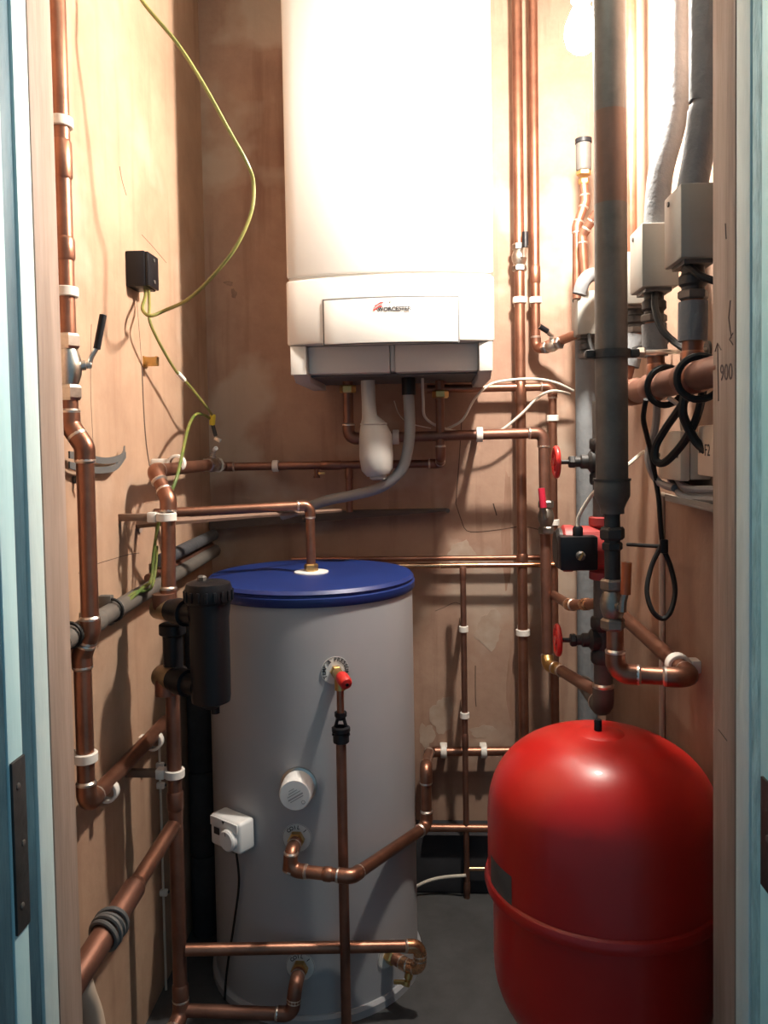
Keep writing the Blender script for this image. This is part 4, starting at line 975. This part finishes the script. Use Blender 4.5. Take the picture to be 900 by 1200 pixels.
# black cables
bk_ = 'black_rubber'
cable([aY(768, 338, 1.44), aY(768, 362, 1.42), aY(776, 386, 1.40), aY(792, 402, 1.38), aY(808, 412, 1.34), aY(822, 418, 1.30)], .0062, 'black cable drooping from the second zone valve to the manifold', bk_)
cable([aY(800, 306, 1.26), aY(812, 316, 1.24), aY(822, 324, 1.23), aY(840, 330, 1.22)], .0058, 'short black cable leaving the nearest zone valve', bk_)
cable([aY(690, 392, 2.0), aY(692, 404, 1.98), aY(698, 420, 1.96), aY(712, 436, 1.92)], .005, 'black cable below the farthest zone valve', bk_)
cable([aY(742, 410, 1.68), aY(755, 405, 1.66), aY(770, 402, 1.62), aY(782, 400, 1.60)], .0055, 'black cable crossing behind the steel pipe ring', bk_)
cable([aY(824, 452, 1.24), aY(822, 468, 1.25), aY(816, 490, 1.27), aY(804, 514, 1.30), aY(788, 534, 1.33), aY(776, 543, 1.35), aY(768, 538, 1.36), aY(769, 522, 1.36), aY(780, 502, 1.34), aY(794, 482, 1.31), aY(806, 464, 1.28), aY(812, 452, 1.26)], .0066, 'black cable hanging in a long loop under the manifold', bk_)
cable([aY(757, 468, 1.42), aY(754, 490, 1.44), aY(758, 510, 1.46), aY(764, 535, 1.48), aY(768, 560, 1.50), aY(772, 585, 1.50), aY(774, 612, 1.50), aY(777, 640, 1.50), aY(786, 665, 1.50), aY(791, 692, 1.49), aY(786, 716, 1.48), aY(776, 725, 1.48), aY(764, 715, 1.48), aY(758, 692, 1.49), aY(763, 665, 1.50), aY(772, 645, 1.50), aY(778, 634, 1.50)], .0046, 'black cable dropping down the right wall into a teardrop loop', bk_)
cable([aY(735, 638, 1.56), aY(752, 639, 1.54), aY(768, 640, 1.51), aY(778, 640, 1.50)], .0036, 'thin black cable from the pump to the teardrop loop', bk_)
tag(MB().box(aY(778, 640, 1.497), (.014, .012, .026), None, .003).build('cable_clip', 'black_plastic'), 'black clip holding the teardrop cable loop to the wall', 'cable clip')
cable([aY(770, 470, 1.46), aY(768, 500, 1.48), aY(760, 530, 1.50), aY(762, 548, 1.50), aY(772, 565, 1.50), aY(790, 572, 1.46)], .0070, 'grey brown cable bending from the manifold into the tray', 'hose_grey')
cable([aY(783, 466, 1.40), aY(792, 472, 1.40), aY(797, 480, 1.41), aY(800, 505, 1.43)], .0040, 'cream wire dropping from the manifold to the first beige box', 'cable_white')
cable([aY(806, 448, 1.26), aY(800, 480, 1.27), aY(806, 500, 1.28), aY(818, 520, 1.28), aY(838, 536, 1.26)], .0070, 'black cable passing behind the long loop to the door post', bk_)

# ================================================================== red expansion vessel
VY = 1.335
vx = aY(704, 900, VY).x; VR = .1865
ztop = .731; zrim = aY(570, 1032, VY).z
t = thing('expansion_vessel', 'large glossy red expansion vessel at the lower right', 'expansion vessel', (vx, VY, 0))
prof = [(0, ztop)]
H1 = .150; NS = 2.45                           # flat dome with a tight shoulder
for k in range(1, 29):
    a = (PI/2)*k/28
    prof.append((VR*math.sin(a)**(2/NS), ztop-H1*(1-math.cos(a)**(2/NS) if k < 28 else 1)))
prof += [(VR, zrim+.018)]
MB().lathe(prof, (vx, VY, 0), (0, 0, 1), 80, False, False).build('upper_shell', 'red_enamel', t)
MB().lathe([(VR-.002, zrim+.018), (VR+.004, zrim+.014), (VR+.0065, zrim+.006), (VR+.004, zrim-.004), (VR-.006, zrim-.007)], (vx, VY, 0), (0, 0, 1), 80, False, False).build('rim', 'red_enamel', t)
VR2 = VR-.008; prof = [(VR2, zrim-.004)]
zlo = .215
for k in range(0, 15):
    a = (PI/2)*k/14
    prof.append((VR2*(math.cos(a)**.75) if k < 14 else 0, zlo+.13*(1-math.sin(a))))
MB().lathe(prof, (vx, VY, 0), (0, 0, 1), 80, False, False).build('lower_shell', 'red_enamel', t)
for k in range(3):
    a = PI/2+2*PI*k/3
    cx_, cy_ = vx+.13*math.cos(a), VY+.13*math.sin(a)
    MB().prism([(-.022, 0), (.022, 0), (.018, .30), (-.018, .30)], (cx_, cy_, 0), (-math.sin(a), math.cos(a), 0), (0, 0, 1), (.004*math.cos(a), .004*math.sin(a), 0)).build('leg', 'red_enamel', t)
MB().lathe([(.045, ztop-.0052), (.040, ztop-.0016), (.022, ztop+.0012), (.012, ztop+.003), (0, ztop+.003)], (vx, VY, 0), (0, 0, 1), 40).build('top_boss', 'red_enamel', t)
MB().lathe([(.0065, 0), (.0065, .016), (.005, .019)], (vx-.004, VY, ztop+.002), (0, 0, 1), 14).build('valve_cap', 'black_plastic', t)
# rating label wrapped on the left flank
mb = MB(); ca = math.atan2(-.36, -.93); rr = VR+.0005; rows = []
za_, zb_ = zrim+.016, zrim+.062
for i in range(9):
    a = ca-.20+.40*i/8
    rows.append((mb.bm.verts.new((vx+rr*math.cos(a), VY+rr*math.sin(a), za_)), mb.bm.verts.new((vx+rr*math.cos(a), VY+rr*math.sin(a), zb_))))
for a, b in zip(rows, rows[1:]): mb.bm.faces.new((a[0], b[0], b[1], a[1]))
mb.build('rating_label', 'steel_dark', t)

# ------------------------------------------------------------------ tidy
for o in COL.objects:
    if '_o' in o: del o['_o']
